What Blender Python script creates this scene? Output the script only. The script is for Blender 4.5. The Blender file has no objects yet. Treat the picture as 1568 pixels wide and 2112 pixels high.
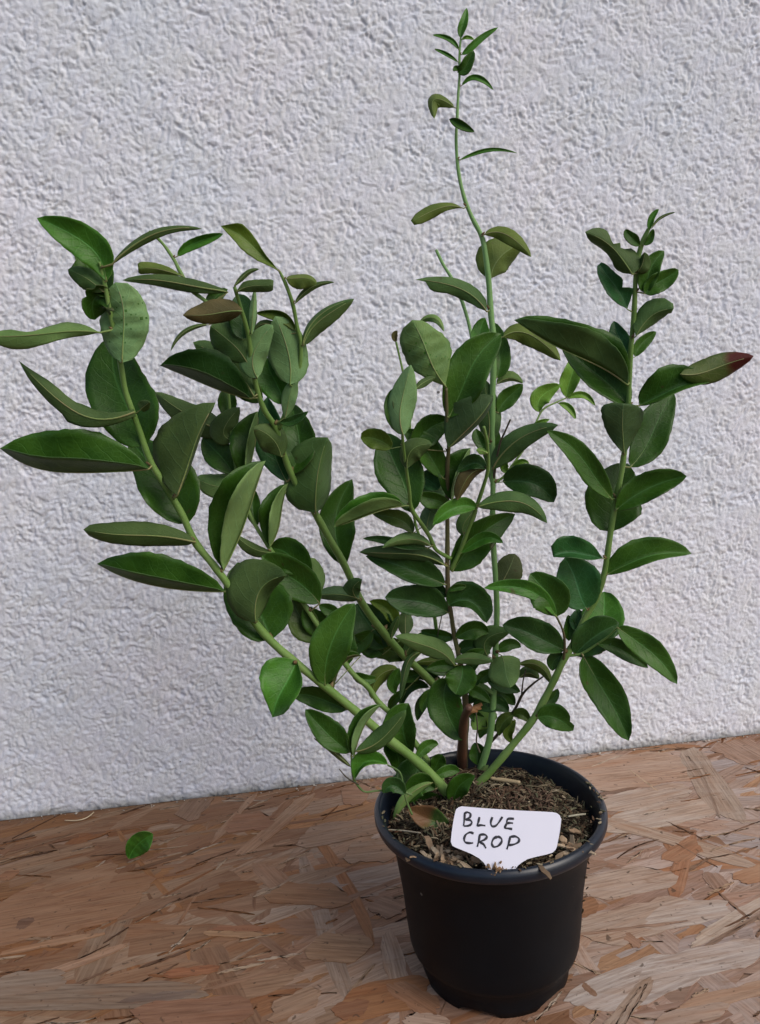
import bpy, math, random
import numpy as np
from mathutils import Vector, Matrix, noise as mnoise
random.seed(7); rng = np.random.default_rng(11)
SC = bpy.context.scene
COL = SC.collection

# ---------------------------------------------------------------- camera
W, H, F = 1568., 2112., 1560.          # photo pixels and focal length in pixels
CAM = Vector((0, 0, 0.3572)); PITCH, ROLL = 0.1600, -0.0601
_c, _s = math.cos(PITCH), math.sin(PITCH)
VF = Vector((0, _c, -_s)); _R0 = Vector((1, 0, 0)); _U0 = _R0.cross(VF)
VR = math.cos(ROLL)*_R0 + math.sin(ROLL)*_U0
VU = -math.sin(ROLL)*_R0 + math.cos(ROLL)*_U0
cam = bpy.data.cameras.new('camera'); co = bpy.data.objects.new('camera', cam); COL.objects.link(co)
m = Matrix((VR, VU, -VF)).transposed().to_4x4(); m.translation = CAM
co.matrix_world = m
cam.sensor_fit = 'VERTICAL'; cam.sensor_height = 24; cam.lens = 24*F/H
cam.clip_start = .01; cam.clip_end = 100
SC.camera = co

# ---------------------------------------------------------------- light
SUN_EL, SUN_AZ = 44, 128                # azimuth measured clockwise from +Y (north)
w = bpy.data.worlds.new('World'); SC.world = w; w.use_nodes = True
nt = w.node_tree; nt.nodes.clear()
sky = nt.nodes.new('ShaderNodeTexSky'); sky.sky_type = 'NISHITA'; sky.sun_disc = False
sky.sun_elevation = math.radians(SUN_EL); sky.sun_rotation = math.radians(SUN_AZ)
sky.air_density = 1.0; sky.dust_density = 3.0; sky.ozone_density = 1.0
bg = nt.nodes.new('ShaderNodeBackground'); bg.inputs[1].default_value = 0.10
ow = nt.nodes.new('ShaderNodeOutputWorld')
nt.links.new(sky.outputs[0], bg.inputs[0]); nt.links.new(bg.outputs[0], ow.inputs[0])
sl = bpy.data.lights.new('sun', 'SUN'); sl.energy = 1.2; sl.angle = math.radians(38); sl.color = (1, .95, .88)
so = bpy.data.objects.new('sun', sl); COL.objects.link(so)
el, az = math.radians(SUN_EL), math.radians(SUN_AZ)
sd = Vector((math.sin(az)*math.cos(el), math.cos(az)*math.cos(el), math.sin(el)))
so.rotation_euler = sd.to_track_quat('Z', 'Y').to_euler()
SC.view_settings.view_transform = 'Standard'; SC.view_settings.look = 'None'
SC.view_settings.exposure = 0.40; SC.view_settings.gamma = 1; SC.view_settings.use_curve_mapping = False

# ---------------------------------------------------------------- helpers
def ray(px, py): return VF + (px-W/2)/F*VR - (py-H/2)/F*VU        # depth component 1
def at(px, py, D): return CAM + ray(px, py)*D
def depth_Y(px, py, Y): return Y/ray(px, py).y                    # camera depth where ray meets plane y=Y
def depth_Z(px, py, Z): return (Z-CAM.z)/ray(px, py).z
def mesh_obj(name, verts, faces, mats, parent=None, smooth=True, midx=None, uvs=None, cols=None):
    me = bpy.data.meshes.new(name); me.from_pydata([tuple(v) for v in verts], [], faces)
    for mt in (mats if isinstance(mats, (list, tuple)) else [mats]): me.materials.append(mt)
    if midx is not None: me.polygons.foreach_set('material_index', midx)
    me.polygons.foreach_set('use_smooth', [smooth]*len(me.polygons))
    if uvs is not None:
        ul = me.uv_layers.new(name='UVMap'); vi = np.empty(len(me.loops), np.int32); me.loops.foreach_get('vertex_index', vi)
        ul.data.foreach_set('uv', np.asarray(uvs, np.float32)[vi].ravel())
    if cols is not None:
        ca = me.color_attributes.new('tint', 'FLOAT_COLOR', 'POINT')
        ca.data.foreach_set('color', np.asarray(cols, np.float32).ravel())
    me.update()
    o = bpy.data.objects.new(name, me); COL.objects.link(o)
    if parent: o.parent = parent
    return o
def tag(o, label, cat, group=None, kind=None):
    o['label'] = label
    if cat: o['category'] = cat
    if group: o['group'] = group
    if kind: o['kind'] = kind
def empty(name, loc=(0, 0, 0)):
    o = bpy.data.objects.new(name, None); COL.objects.link(o); o.location = loc; o.empty_display_size = .02; return o
def adopt(o, root):                         # parent without moving (roots may sit off the origin)
    o.parent = root; o.matrix_parent_inverse = Matrix.Translation(-root.location)

class NT:                                   # small node helper
    def __init__(s, name):
        s.m = bpy.data.materials.new(name); s.m.use_nodes = True; s.t = s.m.node_tree
        s.b = s.t.nodes['Principled BSDF']; s.out = s.t.nodes['Material Output']
    def n(s, typ, **kw):
        nd = s.t.nodes.new('ShaderNode'+typ)
        for k, v in kw.items():
            if k.startswith('i_'):
                key = k[2:]; key = int(key) if key.isdigit() else key.replace('_', ' ')
                if isinstance(v, bpy.types.NodeSocket): s.t.links.new(v, nd.inputs[key])
                else: nd.inputs[key].default_value = v
            else: setattr(nd, k, v)
        return nd
    def link(s, a, b): s.t.links.new(a, b)
    def math(s, op, a, b=0.0, clamp=False):
        nd = s.n('Math', operation=op); nd.use_clamp = clamp
        for i, v in enumerate((a, b)):
            if isinstance(v, bpy.types.NodeSocket): s.link(v, nd.inputs[i])
            else: nd.inputs[i].default_value = v
        return nd.outputs[0]
    def mix(s, f, a, b, mode='MIX'):
        nd = s.n('Mix', data_type='RGBA', blend_type=mode)
        for i, v in ((0, f), (6, a), (7, b)):
            if isinstance(v, bpy.types.NodeSocket): s.link(v, nd.inputs[i])
            else: nd.inputs[i].default_value = v if i == 0 else (tuple(v)+(1,))[:4]
        return nd.outputs[2]
    def ramp(s, f, p0, p1):
        nd = s.n('MapRange'); nd.clamp = True; s.link(f, nd.inputs[0]); nd.inputs[1].default_value = p0; nd.inputs[2].default_value = p1
        return nd.outputs[0]
    def base(s, v):
        if isinstance(v, bpy.types.NodeSocket): s.link(v, s.b.inputs['Base Color'])
        else: s.b.inputs['Base Color'].default_value = (*v, 1)
    def rough(s, v): s.b.inputs['Roughness'].default_value = v
    def spec(s, v): s.b.inputs['Specular IOR Level'].default_value = v
    def bump(s, hgt, strength, dist):
        nd = s.n('Bump'); nd.inputs['Strength'].default_value = strength; nd.inputs['Distance'].default_value = dist
        s.link(hgt, nd.inputs['Height']); s.link(nd.outputs[0], s.b.inputs['Normal'])

# ---- materials
def leaf_mat(name, c, under=False, vein=(.2, .35, .12), rough=.42, spec=.35, blotch=None, trans=.17):
    k = NT(name); uv = k.n('UVMap').outputs[0]; sep = k.n('SeparateXYZ', i_0=uv)
    u, v = sep.outputs[0], sep.outputs[1]; au = k.math('ABSOLUTE', u)
    rnd = k.n('ObjectInfo').outputs['Random']
    # side veins run forward from the midrib, wobbling
    ns = k.n('TexNoise', i_Scale=2.5, i_Detail=2.0); k.link(uv, ns.inputs['Vector'])
    ph = k.math('ADD', k.math('SUBTRACT', v, k.math('MULTIPLY', au, .28)), k.math('MULTIPLY', ns.outputs[0], .10))
    wv = k.math('ABSOLUTE', k.math('SINE', k.math('MULTIPLY', ph, 21.)))
    side = k.math('SUBTRACT', 1.0, k.ramp(wv, 0.0, .22))
    side = k.math('MULTIPLY', side, k.math('SUBTRACT', 1.0, k.ramp(au, .55, .95)))
    mid = k.math('SUBTRACT', 1.0, k.ramp(au, .015, .06))
    tc = k.n('TexCoord').outputs['Object']
    nb = k.n('TexNoise', i_Scale=70., i_Detail=4.0); k.link(tc, nb.inputs['Vector'])
    nf = k.n('TexNoise', i_Scale=900., i_Detail=2.0); k.link(tc, nf.inputs['Vector'])
    c = (c[0]*1.10, c[1], c[2]*(.72 if not under else .86)); lo = tuple(x*.72 for x in c); hi = (min(c[0]*1.5, 1), min(c[1]*1.25, 1), min(c[2]*1.3, 1))
    base = k.mix(k.ramp(nb.outputs[0], .3, .7), lo, hi)
    base = k.mix(k.math('MULTIPLY', rnd, .45), base, (c[0]*1.35, c[1]*1.12, c[2]*.9))
    base = k.mix(k.math('MULTIPLY', side, .12 if not under else .2), base, vein)
    base = k.mix(k.math('MULTIPLY', mid, .45 if not under else .5), base, vein)
    vo = k.n('TexVoronoi', i_Scale=300., feature='DISTANCE_TO_EDGE'); k.link(tc, vo.inputs['Vector'])
    net = k.math('SUBTRACT', 1.0, k.ramp(vo.outputs['Distance'], 0.0, .12))
    base = k.mix(k.math('MULTIPLY', net, .10), base, vein)
    sp = k.n('TexNoise', i_Scale=130., i_Detail=2.0); k.link(tc, sp.inputs['Vector'])
    base = k.mix(k.math('MULTIPLY', k.ramp(sp.outputs[0], .72, .78), .6), base, (.06, .035, .015))
    if blotch:
        b = k.ramp(v, *blotch[1]); b = k.math('ADD', b, k.math('MULTIPLY', k.math('SUBTRACT', nb.outputs[0], .5), .9), clamp=True)
        b = k.ramp(b, .35, .6); base = k.mix(b, base, blotch[0])
    k.base(base); k.spec(spec); k.rough(rough)
    h = k.math('ADD', k.math('MULTIPLY', k.math('ADD', side, mid), -.6 if not under else .6), k.math('MULTIPLY', k.math('ADD', nf.outputs[0], net), .25))
    h = k.math('ADD', h, k.math('MULTIPLY', nb.outputs[0], 1.2))
    k.bump(h, .35, .0006)
    tr = k.n('BsdfTranslucent'); k.link(k.mix(1.0, base, (.9, 1.0, .35), 'MULTIPLY'), tr.inputs[0])
    mx = k.n('MixShader'); mx.inputs[0].default_value = trans
    k.link(k.b.outputs[0], mx.inputs[1]); k.link(tr.outputs[0], mx.inputs[2]); k.link(mx.outputs[0], k.out.inputs[0])
    return k.m
TINT = {  # top colour, underside colour
 'dk': ((.024, .088, .011), (.062, .098, .040)),
 'md': ((.034, .115, .017), (.056, .140, .046)),
 'br': ((.042, .165, .022), (.110, .235, .080)),
 'pl': ((.045, .150, .035), (.135, .300, .135)),
 'tl': ((.018, .095, .030), (.080, .185, .095)),
 'ol': ((.070, .145, .018), (.085, .155, .034)),
 'bn': ((.042, .095, .020), (.052, .112, .036)),
 'tp': ((.024, .088, .011), (.130, .270, .110)),
 'rd': ((.070, .078, .028), (.085, .088, .038)),
 'yg': ((.115, .290, .050), (.150, .340, .085)),
 'gd': ((.020, .074, .018), (.046, .106, .042)),
}
LM = {}
for kk, (ct, cu) in TINT.items():
    LM[kk] = (leaf_mat('leaf_top_'+kk, ct, False, tuple(min(1, x*2.2+.03) for x in ct), .42, .25),
              leaf_mat('leaf_under_'+kk, cu, True, tuple(min(1, x*1.5+.02) for x in cu), .6, .2))
LM['scorch'] = (leaf_mat('leaf_scorched', (.05, .13, .02), False, (.2, .2, .06), .4, .3, ((.10, .010, .008), (.35, 1.05))),
                leaf_mat('leaf_scorched_under', (.065, .120, .028), True, (.2, .2, .07), .5, .25, ((.085, .012, .008), (.35, 1.05))))
LM['dry'] = (leaf_mat('leaf_dry', (.035, .10, .03), False, (.3, .25, .1), .5, .3, ((.17, .085, .035), (.2, 1.0))),
             leaf_mat('leaf_dry_under', (.08, .14, .05), True, (.3, .25, .1), .5, .3, ((.17, .085, .035), (.2, 1.0))))
def stem_mat(name, c, c2):
    k = NT(name); tc = k.n('TexCoord').outputs['Object']
    n1 = k.n('TexNoise', i_Scale=60., i_Detail=4.0); k.link(tc, n1.inputs['Vector'])
    n2 = k.n('TexNoise', i_Scale=700., i_Detail=3.0); k.link(tc, n2.inputs['Vector'])
    k.base(k.mix(k.ramp(n1.outputs[0], .35, .7), c, c2)); k.rough(.5); k.spec(.3); k.bump(n2.outputs[0], .4, .0005)
    return k.m
STM = {'g': stem_mat('stem_green', (.115, .215, .045), (.175, .285, .078)),
       'p': stem_mat('stem_pale_green', (.150, .300, .090), (.200, .360, .130)),
       'd': stem_mat('stem_dark_green', (.070, .130, .035), (.120, .180, .060)),
       'o': stem_mat('stem_olive_bark', (.110, .120, .050), (.100, .070, .040)),
       'b': stem_mat('stem_brown_bark', (.120, .055, .032), (.070, .038, .026)),
       't': stem_mat('twig_bark', (.055, .050, .035), (.100, .080, .050)),
       'bud': stem_mat('bud', (.16, .13, .05), (.12, .06, .03)),
 'k': stem_mat('bud_black', (.02, .012, .01), (.05, .02, .015))}
NODE = stem_mat('petiole', (.170, .260, .070), (.230, .190, .090))

# ---------------------------------------------------------------- rendered wall
WO = Vector((-.0149, .6590, 0)); WA = math.atan2(.7005-.6234, .3623+.3537)
WX = Vector((math.cos(WA), math.sin(WA), 0)); WN = Vector((math.sin(WA), -math.cos(WA), 0))
def vnoise(x, y, seed):
    r = np.random.default_rng(seed).random((256, 256))
    xi = np.floor(x).astype(int); yi = np.floor(y).astype(int); fx = x-xi; fy = y-yi
    fx = fx*fx*fx*(fx*(fx*6-15)+10); fy = fy*fy*fy*(fy*(fy*6-15)+10)
    a = r[xi % 256, yi % 256]; b = r[(xi+1) % 256, yi % 256]; c = r[xi % 256, (yi+1) % 256]; d = r[(xi+1) % 256, (yi+1) % 256]
    return (a*(1-fx)+b*fx)*(1-fy)+(c*(1-fx)+d*fx)*fy
def axis(a, b, A, B, st, co_):
    inner = np.arange(a, b, st); lo = np.arange(A, a, co_); hi = np.arange(b, B+co_, co_)
    return np.concatenate([lo, inner, hi])
def build_wall():
    xs = axis(-.50, .53, -2.2, 2.2, .0009, .006); zs = axis(-.006, .76, -.3, 1.9, .0009, .006)
    zs = zs[zs >= -.30]
    X, Z = np.meshgrid(xs, zs)
    wx = X + .004*(vnoise(X/.013, Z/.013, 1)-.5); wz = Z + .004*(vnoise(X/.013+9, Z/.013, 2)-.5)
    h = 0*X
    for sc_, am, an, sd_ in ((.0056, .46, -28, 3), (.0036, .66, 21, 4), (.0024, .66, -61, 5), (.0016, .55, 47, 6), (.0115, .34, 8, 7)):
        a = math.radians(an); U = (wx*math.cos(a)-wz*math.sin(a))/sc_+sd_*7; V = (wx*math.sin(a)+wz*math.cos(a))/sc_
        h = h+am*vnoise(U, V*(1.15 if an < 0 else 1), sd_)
    mu = h.mean(); h = h-mu; h = np.where(h < 0, h*1.5, h*.85); msk = .66+.62*vnoise(X/.021+4, Z/.017, 21)*(.6+.8*vnoise(X/.008, Z/.009+3, 22)); h = h*msk
    h += .5*vnoise(X/.035, Z/.035, 8)
    D = h*.00122
    n, mm = X.shape
    P = np.empty((n*mm, 3), np.float32)
    off = D-.0015
    P[:, 0] = (WO.x+X*WX.x+off*WN.x).ravel(); P[:, 1] = (WO.y+X*WX.y+off*WN.y).ravel(); P[:, 2] = Z.ravel()
    i = np.arange((n-1)*mm).reshape(n-1, mm)[:, :-1].ravel()
    q = np.stack([i, i+1, i+1+mm, i+mm], 1).astype(np.int32)
    me = bpy.data.meshes.new('rendered_wall'); me.vertices.add(len(P)); me.vertices.foreach_set('co', P.ravel())
    me.loops.add(q.size); me.loops.foreach_set('vertex_index', q.ravel()); me.polygons.add(len(q))
    me.polygons.foreach_set('loop_start', np.arange(0, q.size, 4, dtype=np.int32))
    me.update(calc_edges=True); me.polygons.foreach_set('use_smooth', np.ones(len(q), bool))
    k = NT('white_render'); tc = k.n('TexCoord').outputs['Object']
    n1 = k.n('TexNoise', i_Scale=9., i_Detail=5.0); k.link(tc, n1.inputs['Vector'])
    n2 = k.n('TexNoise', i_Scale=55., i_Detail=4.0); k.link(tc, n2.inputs['Vector'])
    n3 = k.n('TexNoise', i_Scale=900., i_Detail=4.0); k.link(tc, n3.inputs['Vector'])
    c = k.mix(k.ramp(n1.outputs[0], .3, .7), (.66, .70, .785), (.715, .715, .785))
    c = k.mix(k.math('MULTIPLY', k.ramp(n2.outputs[0], .40, .75), .5), c, (.66, .675, .67))
    vo = k.n('TexVoronoi', i_Scale=16.); k.link(tc, vo.inputs['Vector'])
    spk = k.math('MULTIPLY', k.math('LESS_THAN', vo.outputs['Distance'], .022), k.math('GREATER_THAN', k.n('SeparateXYZ', i_0=vo.outputs['Color']).outputs[0], .72))
    c = k.mix(k.math('MULTIPLY', spk, .85), c, (.08, .07, .06))
    n4 = k.n('TexNoise', i_Scale=380., i_Detail=5.0, i_Roughness=.7); k.link(tc, n4.inputs['Vector'])
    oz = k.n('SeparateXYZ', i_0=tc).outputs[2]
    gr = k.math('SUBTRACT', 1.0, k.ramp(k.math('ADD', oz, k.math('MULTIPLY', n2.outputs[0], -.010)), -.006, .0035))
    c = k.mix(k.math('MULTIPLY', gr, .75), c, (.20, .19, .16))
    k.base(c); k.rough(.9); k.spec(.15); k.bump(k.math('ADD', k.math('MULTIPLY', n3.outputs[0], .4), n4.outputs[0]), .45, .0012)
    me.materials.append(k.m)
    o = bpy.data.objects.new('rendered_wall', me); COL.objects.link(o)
    tag(o, 'white rough rendered wall behind the potted plant', 'wall')
build_wall()

# ---------------------------------------------------------------- OSB board
def build_board():
    root = empty('strand_board', (0, .3, 0))
    tag(root, 'weathered brown strand board the pot stands on, butted against the white wall', 'board')
    V, Fc, UV, C = [], [], [], []
    pal = [((.25, .150, .100), 5), ((.29, .190, .132), 6), ((.33, .235, .17), 6), ((.365, .285, .225), 5), ((.33, .28, .24), 4),
           ((.27, .125, .050), 1.6), ((.21, .105, .05), .9), ((.32, .175, .08), 1.6), ((.19, .12, .08), 1.2), ((.40, .33, .27), 2)]
    pc = [p[0] for p in pal]; pw = np.array([p[1] for p in pal]); pw = pw/pw.sum()
    NF = 6500
    def flake(cx, cy, ang, L, wd, col, z0, tl=0, ts=0, curv=0, lim=.0003):
        n = 11; d = Vector((math.cos(ang), math.sin(ang), 0)); s = Vector((-d.y, d.x, 0)); sd_ = random.uniform(0, 50)
        e0, e1 = (max(-L*.12, min(L*.12, .008, random.gauss(0, .6)*wd), -.008) for _ in (0, 1))
        b = len(V); M = 7; uo, vo_ = random.uniform(0, 40), random.uniform(0, 40)
        for a in range(n):
            t = a/(n-1); x = (t-.5)*L
            wj = wd*(.5+.14*mnoise.noise((t*5, sd_, 0)))
            tap = min(1, .45+4*t, .45+4*(1-t)); wj *= tap
            for q in range(M):
                f = q/(M-1)*2-1
                lm_ = min(wd*.8, L*.16, .005)
                xx = x - (e0*f*.6+lm_*mnoise.noise((f*3, sd_, 3)))*(1-t) + (e1*f*.6+lm_*mnoise.noise((f*3, sd_, 9)))*t
                yy = f*wj + curv*x*x + .0012*mnoise.noise((t*9, sd_+f*4, 5))
                p = Vector((cx, cy, z0)) + d*xx + s*yy; p.z += tl*xx + ts*yy*.25
                p.z = min(p.z, lim)
                V.append(p); UV.append((uo+xx, vo_+yy)); C.append((*col, 1))
        for a in range(n-1):
            for q in range(M-1):
                x0 = b+a*M+q; Fc.append((x0, x0+M, x0+M+1, x0+1))
        ring = [b+a*M for a in range(n)] + [b+(n-1)*M+q for q in range(1, M)] + [b+a*M+M-1 for a in range(n-2, -1, -1)] + [b+q for q in range(M-2, 0, -1)]
        bb = len(V)
        for j in ring:
            p = V[j].copy(); p.z -= .0007; V.append(p); UV.append(UV[j]); C.append((col[0]*.78, col[1]*.70, col[2]*.64, 1))
        for j in range(len(ring)):
            j2 = (j+1) % len(ring); Fc.append((ring[j], ring[j2], bb+j2, bb+j))
    for i in range(NF):
        cx = random.uniform(-.95, 1.0); cy = random.uniform(-.06, .80)
        r = random.random()
        ang = WA*.3+math.radians(random.gauss(20, 14)) if r < .80 else (math.radians(random.gauss(118, 22)) if r < .90 else random.uniform(0, math.pi))
        L = random.uniform(.05, .16); wd = random.uniform(.005, .028) if random.random() < .66 else random.uniform(.001, .005)
        if random.random() < .10: L *= .35
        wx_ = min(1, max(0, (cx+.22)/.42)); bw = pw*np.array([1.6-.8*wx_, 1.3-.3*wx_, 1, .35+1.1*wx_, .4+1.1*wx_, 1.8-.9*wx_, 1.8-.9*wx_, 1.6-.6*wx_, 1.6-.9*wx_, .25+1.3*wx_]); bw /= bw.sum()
        col = pc[rng.choice(len(pc), p=bw)]; g = random.uniform(.88, 1.08)*(.66+.46*wx_); hu = random.uniform(-.03, .03)  # browner wood at left; gain also paints the left-to-right light falloff into the strands
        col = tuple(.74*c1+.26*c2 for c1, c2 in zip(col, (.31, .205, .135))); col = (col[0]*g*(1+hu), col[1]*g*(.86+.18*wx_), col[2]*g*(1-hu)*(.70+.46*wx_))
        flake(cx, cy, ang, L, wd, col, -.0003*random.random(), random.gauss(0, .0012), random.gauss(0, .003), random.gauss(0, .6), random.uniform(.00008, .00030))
    for i in range(800):   # thin splinters and slivers pressed into the face
        cx, cy = random.uniform(-.6, .6), random.uniform(.25, .75); wx_ = min(1, max(0, (cx+.22)/.42))
        col = random.choice([(.13, .07, .04), (.24, .11, .045), (.40, .30, .21), (.34, .24, .16), (.20, .12, .075), (.44, .36, .28)]); g = .72+.4*wx_  # splinter colours carry the same painted light falloff
        flake(cx, cy, math.radians(random.gauss(20, 16)) if random.random() < .8 else random.uniform(0, 3.1), random.uniform(.006, .045), random.uniform(.0005, .0022), tuple(v*g for v in col), .0003+random.random()*.00006, 0, 0, random.gauss(0, 2), .0009)
    MARKS = [(1160,1605,1430,1572,75,(.40,.27,.185)), (1230,1668,1420,1625,40,(.42,.34,.27)), (1250,1705,1490,1655,46,(.44,.36,.285)), (1250,1690,1560,1785,26,(.37,.27,.19)),
     (1418,1545,1512,1692,60,(.33,.255,.19)), (1425,1560,1490,1685,8,(.24,.17,.12)), (1500,1530,1568,1570,60,(.30,.19,.13)), (1422,1722,1388,1850,38,(.30,.125,.045)), (1440,1740,1380,1775,40,(.31,.135,.05)),
     (1520,1815,1600,1790,34,(.34,.165,.07)), (1430,1945,1600,1845,26,(.45,.38,.30)), (1440,1960,1600,1870,10,(.17,.10,.06)), (1465,1800,1490,1835,34,(.25,.15,.10)), (1480,1840,1545,1895,5,(.18,.09,.045)),
     (1200,1840,1380,1800,60,(.38,.29,.22)), (1205,1930,1420,1870,70,(.37,.28,.21)), (1330,1900,1500,1870,50,(.43,.37,.31)), (1195,2075,1420,1985,95,(.40,.34,.29)), (1320,2010,1580,1955,60,(.43,.375,.325)),
     (1250,2130,1345,2020,34,(.30,.22,.155)), (1285,2120,1335,2030,5,(.17,.11,.07)), (1265,2120,1320,2035,4,(.2,.13,.08)), (1202,2030,1230,2055,11,(.20,.10,.05)), (1400,2080,1600,2030,30,(.33,.195,.11)), (1350,2110,1500,2080,34,(.34,.24,.17)),
     (1180,1930,1420,1900,6,(.27,.16,.10)), (1290,1930,1320,1950,18,(.25,.12,.06)),
     (498,1765,645,1640,24,(.31,.215,.15)), (440,1735,530,1635,13,(.30,.20,.135)), (470,1700,560,1690,40,(.24,.125,.075)), (380,1690,420,1640,44,(.20,.13,.09)), (0,1806,36,1804,20,(.22,.095,.035)),
     (-40,1900,300,1840,110,(.235,.13,.068)), (100,1840,240,1800,50,(.245,.145,.08)), (36,1906,66,1905,22,(.085,.04,.022)), (0,1968,210,1925,12,(.30,.18,.10)), (60,2025,260,1950,16,(.31,.205,.14)), (-30,2062,420,2052,58,(.17,.145,.12)),
     (250,2065,400,2050,18,(.10,.085,.08)), (-20,2035,130,2020,44,(.20,.175,.15)), (340,2010,450,1998,18,(.25,.09,.03)), (440,1915,545,1917,14,(.22,.085,.035)), (420,1925,540,1930,12,(.31,.19,.10)), (560,1840,720,1850,50,(.235,.125,.06)), (640,1950,760,1960,60,(.27,.165,.095)),
     (796,1925,832,2052,40,(.29,.205,.145)), (770,1860,830,1880,44,(.20,.105,.06)), (700,2075,880,2040,70,(.27,.11,.03)), (810,2030,900,2085,46,(.22,.085,.025)), (840,2100,930,2112,30,(.36,.25,.18)), (690,2090,760,2075,34,(.20,.075,.025)),
     (560,2090,660,2050,44,(.28,.19,.13)), (280,2100,520,2080,60,(.20,.10,.06)), (760,1640,705,1640,40,(.28,.17,.115)), (620,1730,780,1700,44,(.27,.20,.155)), (715,1760,820,1750,44,(.28,.215,.17)), (560,1690,600,1650,12,(.21,.11,.06))]
    for i, (x0, y0, x1, y1, w_, col) in enumerate(MARKS):
        a = at(x0, y0, depth_Z(x0, y0, 0)); b_ = at(x1, y1, depth_Z(x1, y1, 0)); c_ = (a+b_)*.5; dv = b_-a
        ang = math.atan2(dv.y, dv.x); mx, my = (x0+x1)/2, (y0+y1)/2; ln = math.hypot(x1-x0, y1-y0); nx, ny = -(y1-y0)/ln*w_/2, (x1-x0)/ln*w_/2
        e = at(mx+nx, my+ny, depth_Z(mx+nx, my+ny, 0))-at(mx-nx, my-ny, depth_Z(mx-nx, my-ny, 0))
        g_ = 1.0 if mx > 800 else .88; col = (col[0]*g_*1.02, col[1]*g_*(1.03 if mx > 800 else .95), col[2]*g_*(1.08 if mx > 800 else .88))  # left pieces browner and darkened too, continuing the painted falloff
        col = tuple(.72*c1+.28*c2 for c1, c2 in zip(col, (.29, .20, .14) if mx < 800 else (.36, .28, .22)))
        pw_ = abs(e.dot(Vector((-math.sin(ang), math.cos(ang), 0))))
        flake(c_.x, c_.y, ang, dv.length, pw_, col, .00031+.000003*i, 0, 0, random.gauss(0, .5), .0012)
    # keep everything in front of the wall face
    for p in V:
        dd = (p-WO).dot(WN)
        if dd < .0005: p += WN*(.0005-dd)
    k = NT('wood_strands'); uvn = k.n('UVMap').outputs[0]
    mp = k.n('Mapping'); k.link(uvn, mp.inputs[0]); mp.inputs['Scale'].default_value = (28, 520, 1)
    g1 = k.n('TexNoise', i_Scale=1., i_Detail=5.0, i_Roughness=.65); k.link(mp.outputs[0], g1.inputs['Vector'])
    mp2 = k.n('Mapping'); k.link(uvn, mp2.inputs[0]); mp2.inputs['Scale'].default_value = (12, 120, 1)
    g2 = k.n('TexNoise', i_Scale=1., i_Detail=3.0, i_Distortion=.6); k.link(mp2.outputs[0], g2.inputs['Vector'])
    mp3 = k.n('Mapping'); k.link(uvn, mp3.inputs[0]); mp3.inputs['Scale'].default_value = (110, 700, 1)
    g3 = k.n('TexNoise', i_Scale=1., i_Detail=2.0); k.link(mp3.outputs[0], g3.inputs['Vector'])
    tc = k.n('TexCoord').outputs['Object']
    g4 = k.n('TexNoise', i_Scale=7., i_Detail=4.0); k.link(tc, g4.inputs['Vector'])
    ca = k.n('Attribute', attribute_name='tint').outputs['Color']
    c = k.mix(k.math('MULTIPLY', k.ramp(g1.outputs[0], .38, .64), .78), k.mix(1.0, ca, (1.12, 1.12, 1.12), 'MULTIPLY'), k.mix(1.0, ca, (.52, .44, .38), 'MULTIPLY'))
    c = k.mix(k.math('MULTIPLY', k.ramp(g2.outputs[0], .45, .75), .45), c, k.mix(1.0, ca, (.88, .60, .40), 'MULTIPLY'))
    c = k.mix(k.math('MULTIPLY', k.ramp(g3.outputs[0], .64, .74), .6), c, (.07, .04, .025))
    c = k.mix(k.math('MULTIPLY', k.ramp(g4.outputs[0], .42, .62), .30), c, k.mix(1.0, c, (.78, .60, .48), 'MULTIPLY'))
    # weathering that ignores the single strands: grey bleaching, tea-brown stains and tiny dark pits
    mp5 = k.n('Mapping'); k.link(tc, mp5.inputs[0]); mp5.inputs['Rotation'].default_value = (0, 0, -.30); mp5.inputs['Scale'].default_value = (9, 60, 1)
    g5 = k.n('TexNoise', i_Scale=1., i_Detail=6.0, i_Roughness=.65, i_Distortion=.8); k.link(mp5.outputs[0], g5.inputs['Vector'])
    c = k.mix(k.math('MULTIPLY', k.ramp(g5.outputs[0], .46, .66), .38), c, k.mix(1.0, ca, (1.12, 1.2, 1.3), 'MULTIPLY'))
    mp6 = k.n('Mapping'); k.link(tc, mp6.inputs[0]); mp6.inputs['Rotation'].default_value = (0, 0, -.22); mp6.inputs['Scale'].default_value = (30, 150, 1); mp6.inputs['Location'].default_value = (3, 1, 0)
    g6 = k.n('TexNoise', i_Scale=1., i_Detail=5.0, i_Roughness=.7, i_Distortion=1.2); k.link(mp6.outputs[0], g6.inputs['Vector'])
    c = k.mix(k.math('MULTIPLY', k.ramp(g6.outputs[0], .55, .72), .55), c, (.20, .105, .055))
    g7 = k.n('TexNoise', i_Scale=210., i_Detail=3.0, i_Distortion=.5); k.link(tc, g7.inputs['Vector'])
    c = k.mix(k.math('MULTIPLY', k.ramp(g7.outputs[0], .66, .72), .75), c, (.06, .035, .02))
    k.base(c); k.rough(.62); k.spec(.25)
    k.bump(k.math('ADD', g1.outputs[0], k.math('MULTIPLY', g2.outputs[0], 1.5)), .5, .0006)
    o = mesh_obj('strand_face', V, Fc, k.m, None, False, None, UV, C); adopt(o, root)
    a = [WO+WX*(-1.2)+WN*.001, WO+WX*1.3+WN*.001]; y0 = -.10
    pts = [Vector((-1.0, y0, 0)), Vector((1.05, y0, 0)), a[1], a[0]]
    V2 = [Vector((p.x, p.y, -.0014)) for p in pts] + [Vector((p.x, p.y, -.018)) for p in pts]
    k2 = NT('board_core'); k2.base((.24, .15, .10)); k2.rough(.8)
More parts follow.
